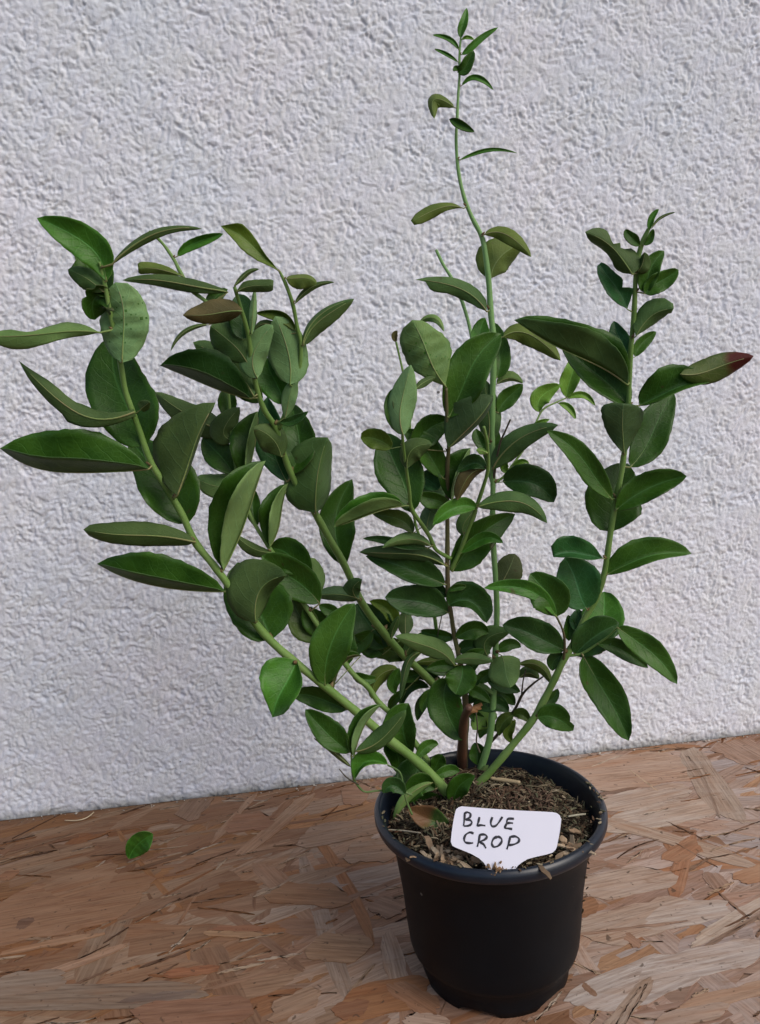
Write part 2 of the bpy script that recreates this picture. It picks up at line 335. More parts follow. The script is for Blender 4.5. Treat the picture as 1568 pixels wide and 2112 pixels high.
    o = mesh_obj('board_core', V2, [(0, 1, 2, 3), (7, 6, 5, 4), (0, 4, 5, 1), (1, 5, 6, 2), (2, 6, 7, 3), (3, 7, 4, 0)], k2.m, None, False); adopt(o, root)
build_board()

# ---------------------------------------------------------------- pot
PC = Vector((.0550, .4244, 0)); HR = .1054
def lathe(name, prof, mat, parent, seg=160, mod=None):
    V, Fc = [], []
    for i, (r, z) in enumerate(prof):
        for j in range(seg):
            a = 2*math.pi*j/seg; zz, rr = z, r
            if mod: rr, zz = mod(i, a, r, z)
            V.append(Vector((PC.x+rr*math.cos(a), PC.y+rr*math.sin(a), zz)))
    for i in range(len(prof)-1):
        for j in range(seg):
            j2 = (j+1) % seg; Fc.append((i*seg+j, i*seg+j2, (i+1)*seg+j2, (i+1)*seg+j))
    o = mesh_obj(name, V, Fc, mat, None, True); adopt(o, parent); return o
k = NT('black_plastic'); tc = k.n('TexCoord').outputs['Object']
n1 = k.n('TexNoise', i_Scale=40., i_Detail=5.0); k.link(tc, n1.inputs['Vector'])
n2 = k.n('TexNoise', i_Scale=1400., i_Detail=2.0); k.link(tc, n2.inputs['Vector'])
vo = k.n('TexVoronoi', i_Scale=95.); k.link(tc, vo.inputs['Vector'])
spk = k.math('MULTIPLY', k.math('LESS_THAN', vo.outputs['Distance'], .10), k.math('GREATER_THAN', k.n('SeparateXYZ', i_0=vo.outputs['Color']).outputs[0], .93))
c = k.mix(k.ramp(n1.outputs[0], .4, .75), (.0006, .0020, .0042), (.0020, .0038, .0065)); c = k.mix(k.math('MULTIPLY', spk, .6), c, (.22, .2, .17))
k.base(c); k.link(k.math('ADD', .42, k.math('MULTIPLY', n1.outputs[0], .2)), k.b.inputs['Roughness']); k.spec(.22); k.bump(n2.outputs[0], .08, .0003)
POTM = k.m
k = NT('rim_plastic'); tc = k.n('TexCoord').outputs['Object']
n1 = k.n('TexNoise', i_Scale=60., i_Detail=4.0); k.link(tc, n1.inputs['Vector'])
k.base(k.mix(k.ramp(n1.outputs[0], .35, .7), (.004, .008, .017), (.008, .013, .022))); k.rough(.34); k.spec(.5)
RIMM = k.m
pot = empty('plant_pot', (PC.x, PC.y, 0))
tag(pot, 'black round plastic nursery pot with a dark blue-grey rolled rim', 'plant pot')
RB = .0442
def feet(i, a, r, z):
    sn = math.sin(a*6+.6)
    if z < .0045 and sn > 0: z = z*.3 + .0034*sn**.5
    return r, z
body = [(.0640, HR-.0060), (.0636, HR-.0076), (.0625, HR-.0100), (.0606, HR-.0150), (.0588, HR-.020), (.0577, .076), (.0550, .055), (.0535, .034), (.0523, .0215), (.0515, .0185), (.0492, .0168),
        (.0480, .0155), (.0470, .010), (.0460, .004), (.0455, .0), (.0435, .0), (.0440, .006), (.0, .0065)]
lathe('pot_body', body, POTM, pot, 160, feet)
rim = [(.0560, .080), (.0580, .0890), (.0612, .0960), (.0632, .1010), (.0642, HR-.0005), (.0655, HR+.0016), (.0665, HR+.0022), (.0680, HR+.0017), (.0694, HR-.0004), (.0695, HR-.0030),
       (.0688, HR-.0050), (.0674, HR-.0060), (.0650, HR-.0072), (.0630, HR-.0076)]
lathe('rim', rim, RIMM, pot)

# ---------------------------------------------------------------- soil
SZ = HR-.0068
def soil_h(x, y):
    r = math.hypot(x, y); n = mnoise.fractal(Vector((x*60, y*60, 3)), .9, 2, 4)
    return SZ + .0032*n + .004*mnoise.noise((x*22, y*22, 1)) + .003*(1-(r/.06)**2) - .003*max(0, min(1, (r-.050)/.008))
def build_soil():
    V, Fc, C = [], [], []; nr, ns = 70, 180
    for i in range(nr):
        r = .0608*i/(nr-1)
        for j in range(ns):
            a = 2*math.pi*j/ns; x, y = r*math.cos(a), r*math.sin(a); V.append(Vector((PC.x+x, PC.y+y, soil_h(x, y))))
    for i in range(nr-1):
        for j in range(ns):
            j2 = (j+1) % ns; Fc.append((i*ns+j, (i+1)*ns+j, (i+1)*ns+j2, i*ns+j2))
    k = NT('peat_soil'); tc = k.n('TexCoord').outputs['Object']
    n1 = k.n('TexNoise', i_Scale=45., i_Detail=4.0); k.link(tc, n1.inputs['Vector'])
    n2 = k.n('TexNoise', i_Scale=500., i_Detail=5.0); k.link(tc, n2.inputs['Vector'])
    c = k.mix(k.ramp(n1.outputs[0], .42, .62), (.018, .014, .010), (.070, .045, .030))
    c = k.mix(k.math('MULTIPLY', k.ramp(n2.outputs[0], .5, .75), .5), c, (.16, .11, .075))
    k.base(c); k.rough(.95); k.spec(.1); k.bump(n2.outputs[0], 1., .003)
    o = mesh_obj('potting_soil', V, Fc, k.m)
    tag(o, 'dark brown peaty potting soil filling the black pot', 'soil', kind='stuff')
    # litter: fibres, chips, crumbs
    V, Fc, C = [], [], []
    def chip(p, L, wd, col, dz, bend, yaw, th=.00035):
        d = Vector((math.cos(yaw)*math.cos(dz), math.sin(yaw)*math.cos(dz), math.sin(dz))); s = Vector((-math.sin(yaw), math.cos(yaw), random.uniform(-.5, .5))).normalized(); up = d.cross(s)
        n = 5; b = len(V)
        for a in range(n):
            t = a/(n-1); q = p + d*(t-.5)*L + up*(bend*L*(1-(2*t-1)**2)) + s*random.gauss(0, .12)*wd
            ww = wd*(.25+.75*math.sin(math.pi*(.12+.76*t)))*random.uniform(.7, 1.1)*.5
            g = random.uniform(.8, 1.1)
            for e in (-1, 1):
                V.append(q+s*ww*e+up*th*.5); V.append(q+s*ww*e-up*th*.5)
                C.append((col[0]*g, col[1]*g, col[2]*g, 1)); C.append((col[0]*.8, col[1]*.8, col[2]*.8, 1))
        for a in range(n-1):
            x = b+a*4; y = x+4
            Fc.extend([(x, y, y+2, x+2), (x+1, x+3, y+3, y+1), (x, x+1, y+1, y), (x+2, y+2, y+3, x+3)])
        Fc.extend([(b, b+2, b+3, b+1), (b+4*n-4, b+4*n-3, b+4*n-1, b+4*n-2)])
    tones = [(.035, .026, .018), (.07, .048, .03), (.10, .06, .036), (.13, .11, .07), (.20, .16, .10), (.085, .085, .05), (.30, .25, .17), (.12, .055, .03)]
    wts = [.22, .18, .09, .17, .14, .13, .06, .01]
    for i in range(4200):
        a = random.uniform(0, 2*math.pi); r = .0588*math.sqrt(random.random()); x, y = r*math.cos(a), r*math.sin(a)
        col = tones[rng.choice(8, p=wts)]; g = random.uniform(.7, 1.3); col = tuple(v*g for v in col)
        # reddish fluffy centre right of the stems, paler fibres round the edge
        if math.hypot(x-.022, y-.008) < .020 and random.random() < .55: col = random.choice([(.13, .08, .055), (.17, .12, .08), (.09, .055, .038)])
        L = random.choice([random.uniform(.0014, .004), random.uniform(.003, .011)]); wd = random.uniform(.0004, .0016)
        chip(Vector((PC.x+x, PC.y+y, soil_h(x, y)+random.uniform(.0002, .0022))), L, wd, col, random.gauss(0, .35), random.gauss(0, .12), random.uniform(0, math.pi))
    for i in range(70):   # pale bark chips heaped along the front left of the rim
        px, py = random.gauss(925, 35), random.gauss(1768, 9)
        if i > 46: px, py = random.gauss(1170, 30), random.gauss(1745, 16)
        p = at(px, py, depth_Z(px, py, HR-.001)); p.z = HR-.001+random.uniform(-.002, .0015)
        chip(p, random.uniform(.004, .011), random.uniform(.002, .0045), random.choice([(.36, .26, .17), (.28, .19, .12), (.42, .33, .23), (.16, .11, .07)]), random.gauss(0, .4), random.gauss(0, .2), random.uniform(0, 3), .0007)
    for i in range(36):   # crumbs in front of the tag
        px, py = random.gauss(1030, 14), random.gauss(1792, 4)
        p = at(px, py, depth_Z(px, py, HR+.001)); p.z += random.uniform(-.001, .002)
        chip(p, random.uniform(.002, .006), random.uniform(.0008, .002), random.choice([(.30, .20, .12), (.22, .13, .07), (.4, .3, .2)]), random.gauss(0, .5), random.gauss(0, .2), random.uniform(0, 3), .0006)
    for i in range(70):   # crumbs caught on the rolled rim
        a = random.uniform(-math.pi, 0.3); r = random.gauss(.0645, .0022); L = random.uniform(.0008, .0035)
        chip(PC+Vector((r*math.cos(a), r*math.sin(a), HR+.0026)), L, L*.4, random.choice(tones[2:7]), 0, 0, random.uniform(0, 3))
    for i in range(26):   # soil stuck to the right flank of the pot
        a = random.gauss(-.42, .07); z_ = random.gauss(.082, .010); r = .0584+(.0015 if z_ > .09 else 0)+(z_-.08)*.06
        chip(PC+Vector((r*math.cos(a), r*math.sin(a), z_)), random.uniform(.001, .004), .0012, random.choice(tones[0:5]), random.gauss(0, 1), 0, a+1.57+random.gauss(0, .4))
    k = NT('plant_litter'); k.base(k.n('Attribute', attribute_name='tint').outputs['Color']); k.rough(.85); k.spec(.15)
    o = mesh_obj('soil_litter', V, Fc, k.m, None, False, None, None, C)
    tag(o, 'loose bark chips, dry fibres and crumbs lying over the potting soil', 'mulch', kind='stuff')
build_soil()

def tube(V, Fc, MI, pts, rad, mi, seg=10, UV=None, cap=True):
    b = len(V); n = len(pts); up = None
    for i, p in enumerate(pts):
        d = (pts[min(i+1, n-1)]-pts[max(i-1, 0)]).normalized()
        if up is None: up = d.orthogonal().normalized()
        up = (up-d*up.dot(d)).normalized(); s = d.cross(up)
        for j in range(seg):
            a = 2*math.pi*j/seg; V.append(p+(up*math.cos(a)+s*math.sin(a))*rad[i])
            if UV is not None: UV.append((.5, i/n))
    for i in range(n-1):
        for j in range(seg):
            j2 = (j+1) % seg; Fc.append((b+i*seg+j, b+i*seg+j2, b+(i+1)*seg+j2, b+(i+1)*seg+j)); MI.append(mi)
    if cap:
        Fc.append(tuple(b+j for j in reversed(range(seg)))); MI.append(mi); Fc.append(tuple(b+(n-1)*seg+j for j in range(seg))); MI.append(mi)
def catmull(P, per=6):
    out = []
    for i in range(len(P)-1):
        p0 = P[max(i-1, 0)]; p1 = P[i]; p2 = P[i+1]; p3 = P[min(i+2, len(P)-1)]
        for q in range(per):
            t = q/per; out.append(.5*((2*p1)+(p2-p0)*t+(2*p0-5*p1+4*p2-p3)*t*t+(3*p1-p0-3*p2+p3)*t**3))
    out.append(P[-1]); return out

# ---------------------------------------------------------------- the shrub: stems
bush = empty('blueberry_bush', (PC.x, PC.y, SZ))
tag(bush, 'leafy green young blueberry bush with arching stems growing in the black pot', 'bush')
# name: (material, [(px, py)...] base first, [radius px...] , Y of base or None (= on the soil), Y of tip)
STEMS = {
 's1': ('g', 'stem', [(950,1672),(935,1650),(895,1604),(850,1562),(800,1523),(740,1472),(680,1423),(620,1375),(560,1323),(520,1276),(470,1205),(440,1165),(402,1117),(375,1060),(340,1000),(310,950),(285,880),(260,810),(248,745),(228,650),(217,590),(205,540)],
        [12,12,11.5,11,10.5,10,9.5,9.5,9.5,9,9,8.5,8.5,8,7.5,7.5,7,6.5,6,5.5,5,3], None, .375),
 's2': ('g', 'stem', [(957,1560),(950,1490),(920,1440),(872,1388),(836,1355),(790,1303),(745,1240),(712,1168),(676,1105),(645,1050),(612,1000),(590,950),(570,885),(545,845),(531,805),(520,755),(512,690),(498,640),(484,592)],
        [9,9,9,9,9,9,8.5,8.5,8.5,8,7.5,7,6.5,6.5,6,6,5.5,5,4], None, .43),
 's3': ('g', 'stem', [(925,1632),(913,1612),(890,1582),(857,1533),(811,1477),(780,1447),(759,1417),(727,1388),(680,1325),(630,1250),(590,1180),(554,1127),(514,1058),(491,984),(479,906),(472,820),(465,745),(455,685),(432,630),(395,598),(372,561),(357,532),(332,498),(308,478)],
        [7.5,7.5,7.5,7,6.5,6.5,6.5,6,6,5.5,5,5,4.5,4.2,4,4,4,4.5,4.5,5,4.5,4,3.5,4], None, .50),
 's4': ('g', 'stem', [(575,885),(597,830),(616,770),(621,712),(613,673),(604,627),(590,587),(577,560)], [5.5,5,5,4.8,4.5,4.5,4.2,3], ('s2', 0), .45),
 's5': ('p', 'stem', [(980,1625),(990,1590),(1010,1523),(1018,1434),(1022,1345),(1025,1250),(1019,1145),(1016,1088),(1017,996),(1015,900),(1016,820),(1018,750),(1017,690),(1012,640),(1008,578),(999,509),(991,482),(972,445),(956,402),(945,348),(941,290),(943,246),(945,201),(948,156),(948,112),(951,76)],
        [8,8,8,7.5,7,6.5,6.5,6.5,6.5,7,7,7,7,7,6.5,6,5.5,5,4.5,4,3.6,3.5,3.2,3,2.8,2.2], None, .475),
 's6': ('g', 'stem', [(955,1645),(985,1618),(1015,1587),(1058,1536),(1099,1485),(1120,1448),(1143,1403),(1163,1361),(1187,1320),(1207,1274),(1230,1234),(1246,1185),(1254,1137),(1262,1080),(1270,1037),(1281,979),(1288,930),(1295,870),(1297,817),(1301,726),(1308,645),(1312,563),(1322,509),(1338,472)],
        [9,9,9,8.5,8.5,8.5,8,8,8,7.5,7.5,7,7,7,7,6.5,6.5,6,6,5.8,5.8,5.5,6,4.5], None, .41),
 's7': ('o', 'stem', [(958,1600),(957,1574),(958,1523),(961,1480),(958,1420),(948,1360),(938,1314),(930,1263),(925,1237),(923,1168),(923,1111),(923,1083),(923,1007),(923,961),(926,915),(922,858),(920,800)],
        [9.5,9.5,9,8,7,6,5.5,5.5,5.5,5.5,5.5,5,5,5,4.5,4.5,4], None, .425),
 's7b': ('b', 'woody_base', [(954,1602),(953,1574),(954,1523),(958,1480),(968,1458)], [11.5,11.5,10.5,9.5,8], None, .437),
 's8': ('g', 'stem', [(930,1152),(900,1134),(886,1106),(870,1081),(849,1049),(844,1010),(838,965),(832,920),(830,890)], [4.5,4.5,5,5,5,4.5,4,3.6,3.3], ('s7', 0), .40),
 's9': ('g', 'stem', [(945,1420),(918,1360),(903,1314),(895,1262),(880,1180),(868,1115),(856,1075),(850,1000),(846,880),(838,800),(828,752),(817,705)], [4.5,4.5,4.5,4.2,4,3.8,3.2,3,3,2.8,2.6,2.4], ('s7', 0), .49),
 's10': ('g', 'stem', [(930,1175),(950,1134),(966,1092),(980,1053),(996,1007),(1007,965),(1005,915),(998,880)], [5,5,5,4.8,4.5,4.2,3.8,3.4], ('s7', 0), .415),
 's11': ('p', 'stem', [(1019,1010),(1003,950),(992,860),(984,780),(972,690),(954,624),(934,578),(914,545),(900,516)], [3.5,3.8,4,4,4,4,3.8,3.6,3.6], ('s5', 0), .52),
 's12': ('g', 'twig', [(1018,996),(1037,985),(1057,959),(1083,922),(1105,873),(1120,845),(1145,831),(1170,820)], [4,3,2.6,2.6,2.4,2.2,2,1.6], ('s5', 0), .50),
 's13': ('t', 'twig', [(985,1560),(1000,1543),(1028,1513),(1062,1463),(1078,1432),(1100,1410),(1120,1396)], [3.6,3.6,3.6,3.4,3,2.4,1.8], None, .47),
 's14': ('d', 'twig', [(850,1640),(820,1630),(779,1631),(753,1633),(738,1620),(728,1600),(725,1560)], [3,2.6,2.2,2.2,2.6,2.6,2.4], ('s14', .375), .37),
 's15': ('d', 'twig', [(850,1680),(838,1650),(832,1620),(824,1592),(800,1578)], [2.6,2.4,2.2,2.2,1.8], ('s14', .372), .372),
 's16': ('o', 'twig', [(1162,1368),(1165,1330),(1161,1300),(1147,1270)], [3.2,3,2.6,2.2], ('s6', 0), .425),
 's17': ('g', 'twig', [(1172,1352),(1200,1348),(1232,1328),(1255,1312),(1273,1294)], [3.6,3.2,2.6,2.2,1.8], ('s6', 0), .43),
 's18': ('t', 'twig', [(1076,1434),(1079,1405),(1085,1380)], [2,1.6,1.4], ('s13', 0), .46),
 's19': ('t', 'twig', [(1017,996),(1030,920),(1042,890),(1053,865)], [3,2.4,2.2,2], ('s5', 0), .46),
 's20': ('t', 'twig', [(990,1552),(983,1530),(985,1500),(982,1470)], [2,1.8,1.6,1.4], ('s14', .45), .45),
 's21': ('t', 'twig', [(900,1325),(906,1295),(912,1268)], [1.4,1.3,1.1], ('s9', 0), .45),
 's22': ('t', 'twig', [(740,1618),(716,1604),(700,1586)], [1.8,1.6,1.2], ('s14', .372), .365),
}
PATH = {}
def near(stem, px, py):
    best = None
    for (x, y, Dp, r) in PATH[stem]:
        d = (x-px)**2+(y-py)**2
        if best is None or d < best[0]: best = (d, Dp, x, y, r)
    return best
STOBJ = {}
for nm, (mt, oname, pts, rad, yb, yt) in STEMS.items():
    if yb is None:
        D0 = depth_Z(*pts[1], SZ+.001); Yb = ray(*pts[1]).y*D0
        pts = [pts[0]]+pts[1:]
    elif isinstance(yb[1], float) and yb[1] > 0: Yb = yb[1]
    else:
        b_ = near(yb[0], *pts[0]); Yb = ray(*pts[0]).y*b_[1]
    cl = [0]
    for i in range(1, len(pts)): cl.append(cl[-1]+math.hypot(pts[i][0]-pts[i-1][0], pts[i][1]-pts[i-1][1]))
    P3 = []
    for i, (x, y) in enumerate(pts):
        t = cl[i]/cl[-1]; Y = Yb+(yt-Yb)*t**1.2
        P3.append(Vector((x, y, depth_Y(x, y, Y))))
    SP = catmull(P3, 6); RR = [Vector((r, 0, 0)) for r in rad]; SR = [v.x for v in catmull(RR, 6)]
    PATH[nm] = [(p.x, p.y, p.z, r) for p, r in zip(SP, SR)]
    W3 = [at(p.x, p.y, p.z) for p in SP]; R3 = [max(r*.9, .6)*p.z/F*(1+.05*math.sin(i*.9)) for i, (p, r) in enumerate(zip(SP, SR))]
    V, Fc, MI = [], [], []
    tube(V, Fc, MI, W3, R3, 0, 12)
    o = mesh_obj(oname, V, Fc, STM[mt], None, True); adopt(o, bush); STOBJ[nm] = o

# ---------------------------------------------------------------- leaves
def prof(t, p, q, r): return (math.sin(math.pi*min(max(t, 0), 1)**p)**q)*(1-r)+r*math.sqrt(max(0, 1-(2*t-1)**2))
NLEAF = [0]
def leaf(stem, B, M, T, aL, aR, side='t', tint='dk', z=0, zb=None, shape='n', bites=(), ruf=1.5, Wd=None, name='leaf', root=None, D0=None, arc=0, pet=True, crk=0, ow=None):
    """B, M, T: photo pixels of base, middle and tip of the midrib; aL/aR: half widths as seen (px, left/right going to the tip,
    negative = that half is folded over to the other side); z: px the tip stands nearer to the viewer than the base."""
    NLEAF[0] += 1; rs = random.Random(NLEAF[0]*31+5)
    if D0 is None: bd, D, sx, sy, sr = near(stem, *B)
    else: D, sx, sy, sr = D0, B[0], B[1], 3
    pxm = D/F
    Wt = Wd or max(abs(aL), abs(aR))*1.07+1
    sg = 1 if side == 't' else -1
    p_, q_, r_ = {'n': (.95, .74, .22), 'o': (.84, .66, .42), 's': (.88, 1.12, .05), 'w': (1.15, .75, .35), 'b': (1.0, .55, .65)}[shape]
    if not ow:
        f1 = 1.12 if max(abs(aL), abs(aR)) >= 15 else 1.05
        aL *= f1*rs.uniform(.94, 1.06); aR *= f1*rs.uniform(.94, 1.06); Wt *= f1
        p_ *= rs.uniform(.93, 1.07); q_ *= rs.uniform(.9, 1.12)
    bend = rs.uniform(-1, 1)*.045*(Vector(T)-Vector(B)).length; wob = [rs.uniform(0, 6.3), rs.uniform(0, 6.3), rs.uniform(.02, .055)]
    curl = rs.uniform(-.5, 1)*.10*(Vector(T)-Vector(B)).length
    z0 = ((1.1*sr+(.38*Wt if side == 'u' and z >= 20 else 0)) if z >= 0 else -.8*sr) if zb is None else zb
    NV = 18; NU = 5
    B_, M_, T_ = Vector(B), Vector(M), Vector(T)
    ctrl = 2*M_-(B_+T_)*.5
    dep = lambda t: z0 + z*t + arc*4*t*(1-t) - curl*max(0, t-.5)**2*4
    perp = Vector((-(T_-B_).y, (T_-B_).x)).normalized()
    def mid(t): return B_*(1-t)**2+ctrl*2*t*(1-t)+T_*t*t + perp*bend*math.sin(2*math.pi*t)*.5
    def dmid(t): return ((ctrl-B_)*2*(1-t)+(T_-ctrl)*2*t)
    ph = [rs.uniform(0, 6.3) for _ in range(6)]; fr = rs.uniform(1.1, 2.2)
    grid = []; UVg = []
    for i in range(NV+1):
        t = i/NV; c = mid(t); d = dmid(t); d = d.normalized() if d.length > 1e-6 else (T_-B_).normalized()
        rgt = Vector((-d.y, d.x)); wv = prof(t, p_, q_, r_)
        row = []; ur = []
        if ow:
            q = 0
            while q < len(ow)-2 and t > ow[q+1][0]: q += 1
            k0, k1, k2, k3 = ow[max(q-1, 0)], ow[q], ow[q+1], ow[min(q+2, len(ow)-1)]
            f = (t-k1[0])/(k2[0]-k1[0])
            cr_ = lambda n_: max(-999, .5*(2*k1[n_]+(k2[n_]-k0[n_])*f+(2*k0[n_]-5*k1[n_]+4*k2[n_]-k3[n_])*f*f+(k3[n_]-k0[n_]-3*k2[n_]+3*k1[n_])*f**3))
            owL, owR = cr_(1), cr_(2)
        for j in range(-NU, NU+1):
            s = abs(j)/NU; a = aL if j < 0 else aR; dr = -1 if j < 0 else 1
            ww = wv if not ow else max(0, (owL if j < 0 else owR)/a)
            for (bt, bw, bs, bf) in bites:
                if (bs < 0) == (j < 0) and j != 0: ww *= 1-bf*math.exp(-((t-bt)/bw)**2)
            ww *= 1+wob[2]*s*math.sin(t*9+wob[0 if j < 0 else 1])
            if s == 1: ww *= 1+.018*math.sin(t*70+ph[0])+.012*rs.uniform(-1, 1)
            lat = a*ww*s; dd = math.sqrt(max(0, Wt*Wt-a*a))*ww*s*.85
            dd *= (.55+.45*s)
            und = ruf*Wt*.09*s*s*math.sin(t*6.3*fr+ph[1 if j < 0 else 2])*wv
            und += ruf*Wt*.05*math.sin(t*5+ph[3])
            cr = crk*Wt*.07*math.sin(t*34+s*2)*math.sin(math.pi*min(1, s*1.1))*wv*(1 if .2 < t < .85 else 0)
            pp = c+rgt*(dr*lat)
            dl = dep(t)+sg*dd+und+cr
            row.append(at(pp.x, pp.y, D-dl*pxm)); ur.append((j/NU*(.3+.7*1), t))
        grid.append(row); UVg.append(ur)
    # normals
    n1, n2 = NV+1, 2*NU+1
    G = np.array([[tuple(v) for v in r] for r in grid]); du = np.gradient(G, axis=1); dv = np.gradient(G, axis=0)
    N = np.cross(du, dv)*sg; ln = np.linalg.norm(N, axis=2, keepdims=True); ln[ln < 1e-12] = 1; N = N/ln
    th = .00016
    V = [Vector(v) for v in (G+N*th).reshape(-1, 3)]+[Vector(v) for v in (G-N*th).reshape(-1, 3)]
    UV = [u for r in UVg for u in r]*2
    Fc, MI = [], []; K = n1*n2
    for i in range(NV):
        for j in range(n2-1):
            a, b, c_, d_ = i*n2+j, i*n2+j+1, (i+1)*n2+j+1, (i+1)*n2+j
            f = (a, b, c_, d_) if sg > 0 else (d_, c_, b, a)
            Fc.append(f); MI.append(0); Fc.append(tuple(K+x for x in reversed(f))); MI.append(1)
    ring = [j for j in range(n2)]+[i*n2+n2-1 for i in range(1, n1)]+[(n1-1)*n2+j for j in range(n2-2, -1, -1)]+[i*n2 for i in range(n1-2, 0, -1)]
    for q in range(len(ring)):
        a, b = ring[q], ring[(q+1) % len(ring)]
        Fc.append((b, a, K+a, K+b) if sg > 0 else (a, b, K+b, K+a)); MI.append(1)
    # midrib ridge on the underside, running into the leaf stalk
    L = (T_-B_).length
    rr = max(.9, min(2.0, L/95))*pxm
    pts = []; rad = []
    if pet:
        S3 = at(sx, sy, D-z0*.3*pxm)
        if (S3-Vector(G[0][NU])).length > .0008:
            pts.append(S3); rad.append(rr*1.25)
            pts.append((S3+Vector(G[0][NU]))*.5); rad.append(rr*1.1)
    if pet and stem and L > 60 and D0 is None:
        S3 = at(sx, sy, D-z0*.3*pxm); dr_ = (Vector(G[2][NU])-S3).normalized(); dr_ = (dr_+VU*.7).normalized(); rb = sr*.42*pxm
        tube(V, Fc, MI, [S3+dr_*sr*.5*pxm, S3+dr_*sr*1.0*pxm, S3+dr_*sr*1.5*pxm, S3+dr_*sr*2.0*pxm], [rb*1.3, rb*1.2, rb*.8, rb*.15], 3, 8, UV)
    for i in range(0, NV-1):
        pts.append(Vector(G[i][NU]-N[i][NU]*rr*.45)); rad.append(rr*(1-.8*i/NV))
    tube(V, Fc, MI, pts, rad, 2, 6, UV)
    mats = [LM[tint][0], LM[tint][1], NODE, STM['bud']]
    o = mesh_obj(name, V, Fc, mats, None, True, MI, UV)
    if stem and root is None: o.parent = STOBJ[stem]
    return o

leaf('s1', (220,580), (178,502), (76,450), 33, 30, 't', 'br', 30)
leaf('s1', (226,612), (190,560), (160,502), 34, 34, 't', 'md', -30, ruf=2.2,bites=((.35,.04,-1,.35),(.5,.05,-1,.45),(.66,.04,-1,.3),(.8,.05,-1,.5),(.9,.03,-1,.3)))
leaf('s1', (213,602), (180,575), (140,556), 20, 18, 'u', 'md', 10)
leaf('s1', (229,602), (193,620), (196,660), 44, 22, 't', 'dk', -25, shape='o',bites=((.3,.05,1,.4),(.5,.05,1,.35),(.45,.05,-1,.2)))
leaf('s1', (232,545), (310,487), (418,472), 9, 10, 'u', 'bn', 20)
leaf('s1', (252,748), (256,665), (238,582), 42, 44, 'u', 'pl', 30, shape='b',crk=1.5)
leaf('s1', (207,686), (100,688), (-45,694), 26, 20, 'u', 'br', 20, ruf=2,ow=((0,0,0),(.15,8,12),(.35,14,20),(.5,20,14),(.65,26,7),(.8,24,14),(1,2,3)))
leaf('s1', (302,918), (252,815), (235,690), 62, 58, 't', 'dk', -40, shape='o')
leaf('s1', (278,850), (150,846), (39,744), 26, 22, 'u', 'bn', 45, ow=((0,8,6),(.2,14,14),(.42,24,22),(.5,26,18),(.56,18,18),(.75,14,17),(.9,8,8),(1,0,0)))
leaf('s1', (290,845), (298,838), (309,828), 14, 10, 'u', 'bn', 20, shape='o')
leaf('s1', (308,967), (135,974), (0,925), -26, 82, 't', 'md', 50)
leaf('s1', (403,1118), (285,1104), (172,1092), 20, 26, 'u', 'bn', 40, shape='b')
leaf('s1', (465,1220), (320,1208), (200,1163), -16, 60, 't', 'md', 30)
leaf('s1', (366,1022), (397,930), (445,830), 72, 6, 'u', 'bn', 40)
leaf('s3', (478,900), (400,862), (320,808), 28, 24, 'u', 'bn', -10)
leaf('s1', (388,1080), (338,1000), (265,903), 44, 60, 't', 'dk', -50)
leaf('s1', (461,1176), (514,1050), (548,950), 74, -38, 't', 'tp', 40)
leaf('s3', (502,1004), (455,1004), (404,984), 24, 24, 'u', 'br', -5)
leaf('s3', (482,976), (450,935), (418,902), 28, 26, 't', 'dk', -20)
leaf('s3', (479,908), (462,886), (495,840), 24, 24, 'u', 'bn', 10)
leaf('s3', (508,988), (527,910), (532,848), 46, -14, 't', 'tp', 5)
leaf('s3', (530,1086), (522,1048), (526,1010), 14, 16, 't', 'dk', -15)
leaf('s3', (557,1128), (579,1065), (595,996), 42, -20, 't', 'tp', 5)
leaf('s3', (562,1140), (520,1130), (485,1102), 14, 10, 'u', 'bn', 10)
leaf('s3', (642,1188), (598,1145), (556,1132), 34, 30, 't', 'md', -10)
leaf('s3', (660,1245), (600,1190), (540,1146), 38, 34, 't', 'md', 10)
leaf('s3', (646,1228), (650,1190), (640,1150), 22, 18, 'u', 'br', -20, shape='b')
leaf('s1', (528,1284), (535,1220), (592,1186), 66, 22, 'u', 'bn', 40)
leaf('s1', (560,1320), (525,1245), (490,1160), 52, 62, 't', 'dk', -40, shape='o')
leaf('s1', (671,1413), (683,1330), (732,1244), 36, 34, 't', 'md', 35)
leaf('s1', (613,1362), (585,1420), (562,1480), 32, 62, 't', 'br', 50, ow=((0,0,0),(.08,10,40),(.25,26,62),(.5,32,52),(.75,30,28),(.9,20,10),(1,0,0)))
leaf('s1', (716,1464), (660,1440), (598,1432), 22, 20, 't', 'dk', -20)
leaf('s1', (745,1352), (702,1378), (688,1430), -8, 24, 't', 'dk', -30)
leaf('s14', (724,1552), (675,1512), (630,1463), 24, 28, 't', 'dk', 10)
leaf('s14', (730,1560), (748,1505), (788,1453), 26, -14, 't', 'tp', 5)
leaf('s14', (733,1550), (790,1522), (838,1464), 20, 14, 'u', 'md', 30, pet=False)
leaf('s3', (850,1558), (832,1505), (843,1450), 40, 22, 't', 'md', 10)
leaf('s3', (800,1512), (818,1552), (822,1596), 22, 22, 't', 'dk', -20, pet=False)
leaf('s14', (724,1582), (690,1552), (647,1522), 5, 5, 'u', 'dk', 10)
leaf('s15', (800,1577), (756,1572), (733,1606), 6, 24, 't', 'br', 10)
leaf('s1', (850,1640), (855,1602), (876,1566), 36, 38, 't', 'gd', -45, shape='o')
leaf('s15', (836,1640), (812,1620), (790,1636), 14, 16, 't', 'gd', 0)
leaf('s1', (893,1614), (842,1642), (811,1694), 9, 10, 'u', 'br', 20, pet=False)
leaf('s1', (898,1628), (862,1618), (834,1660), 24, 20, 't', 'dk', 0)
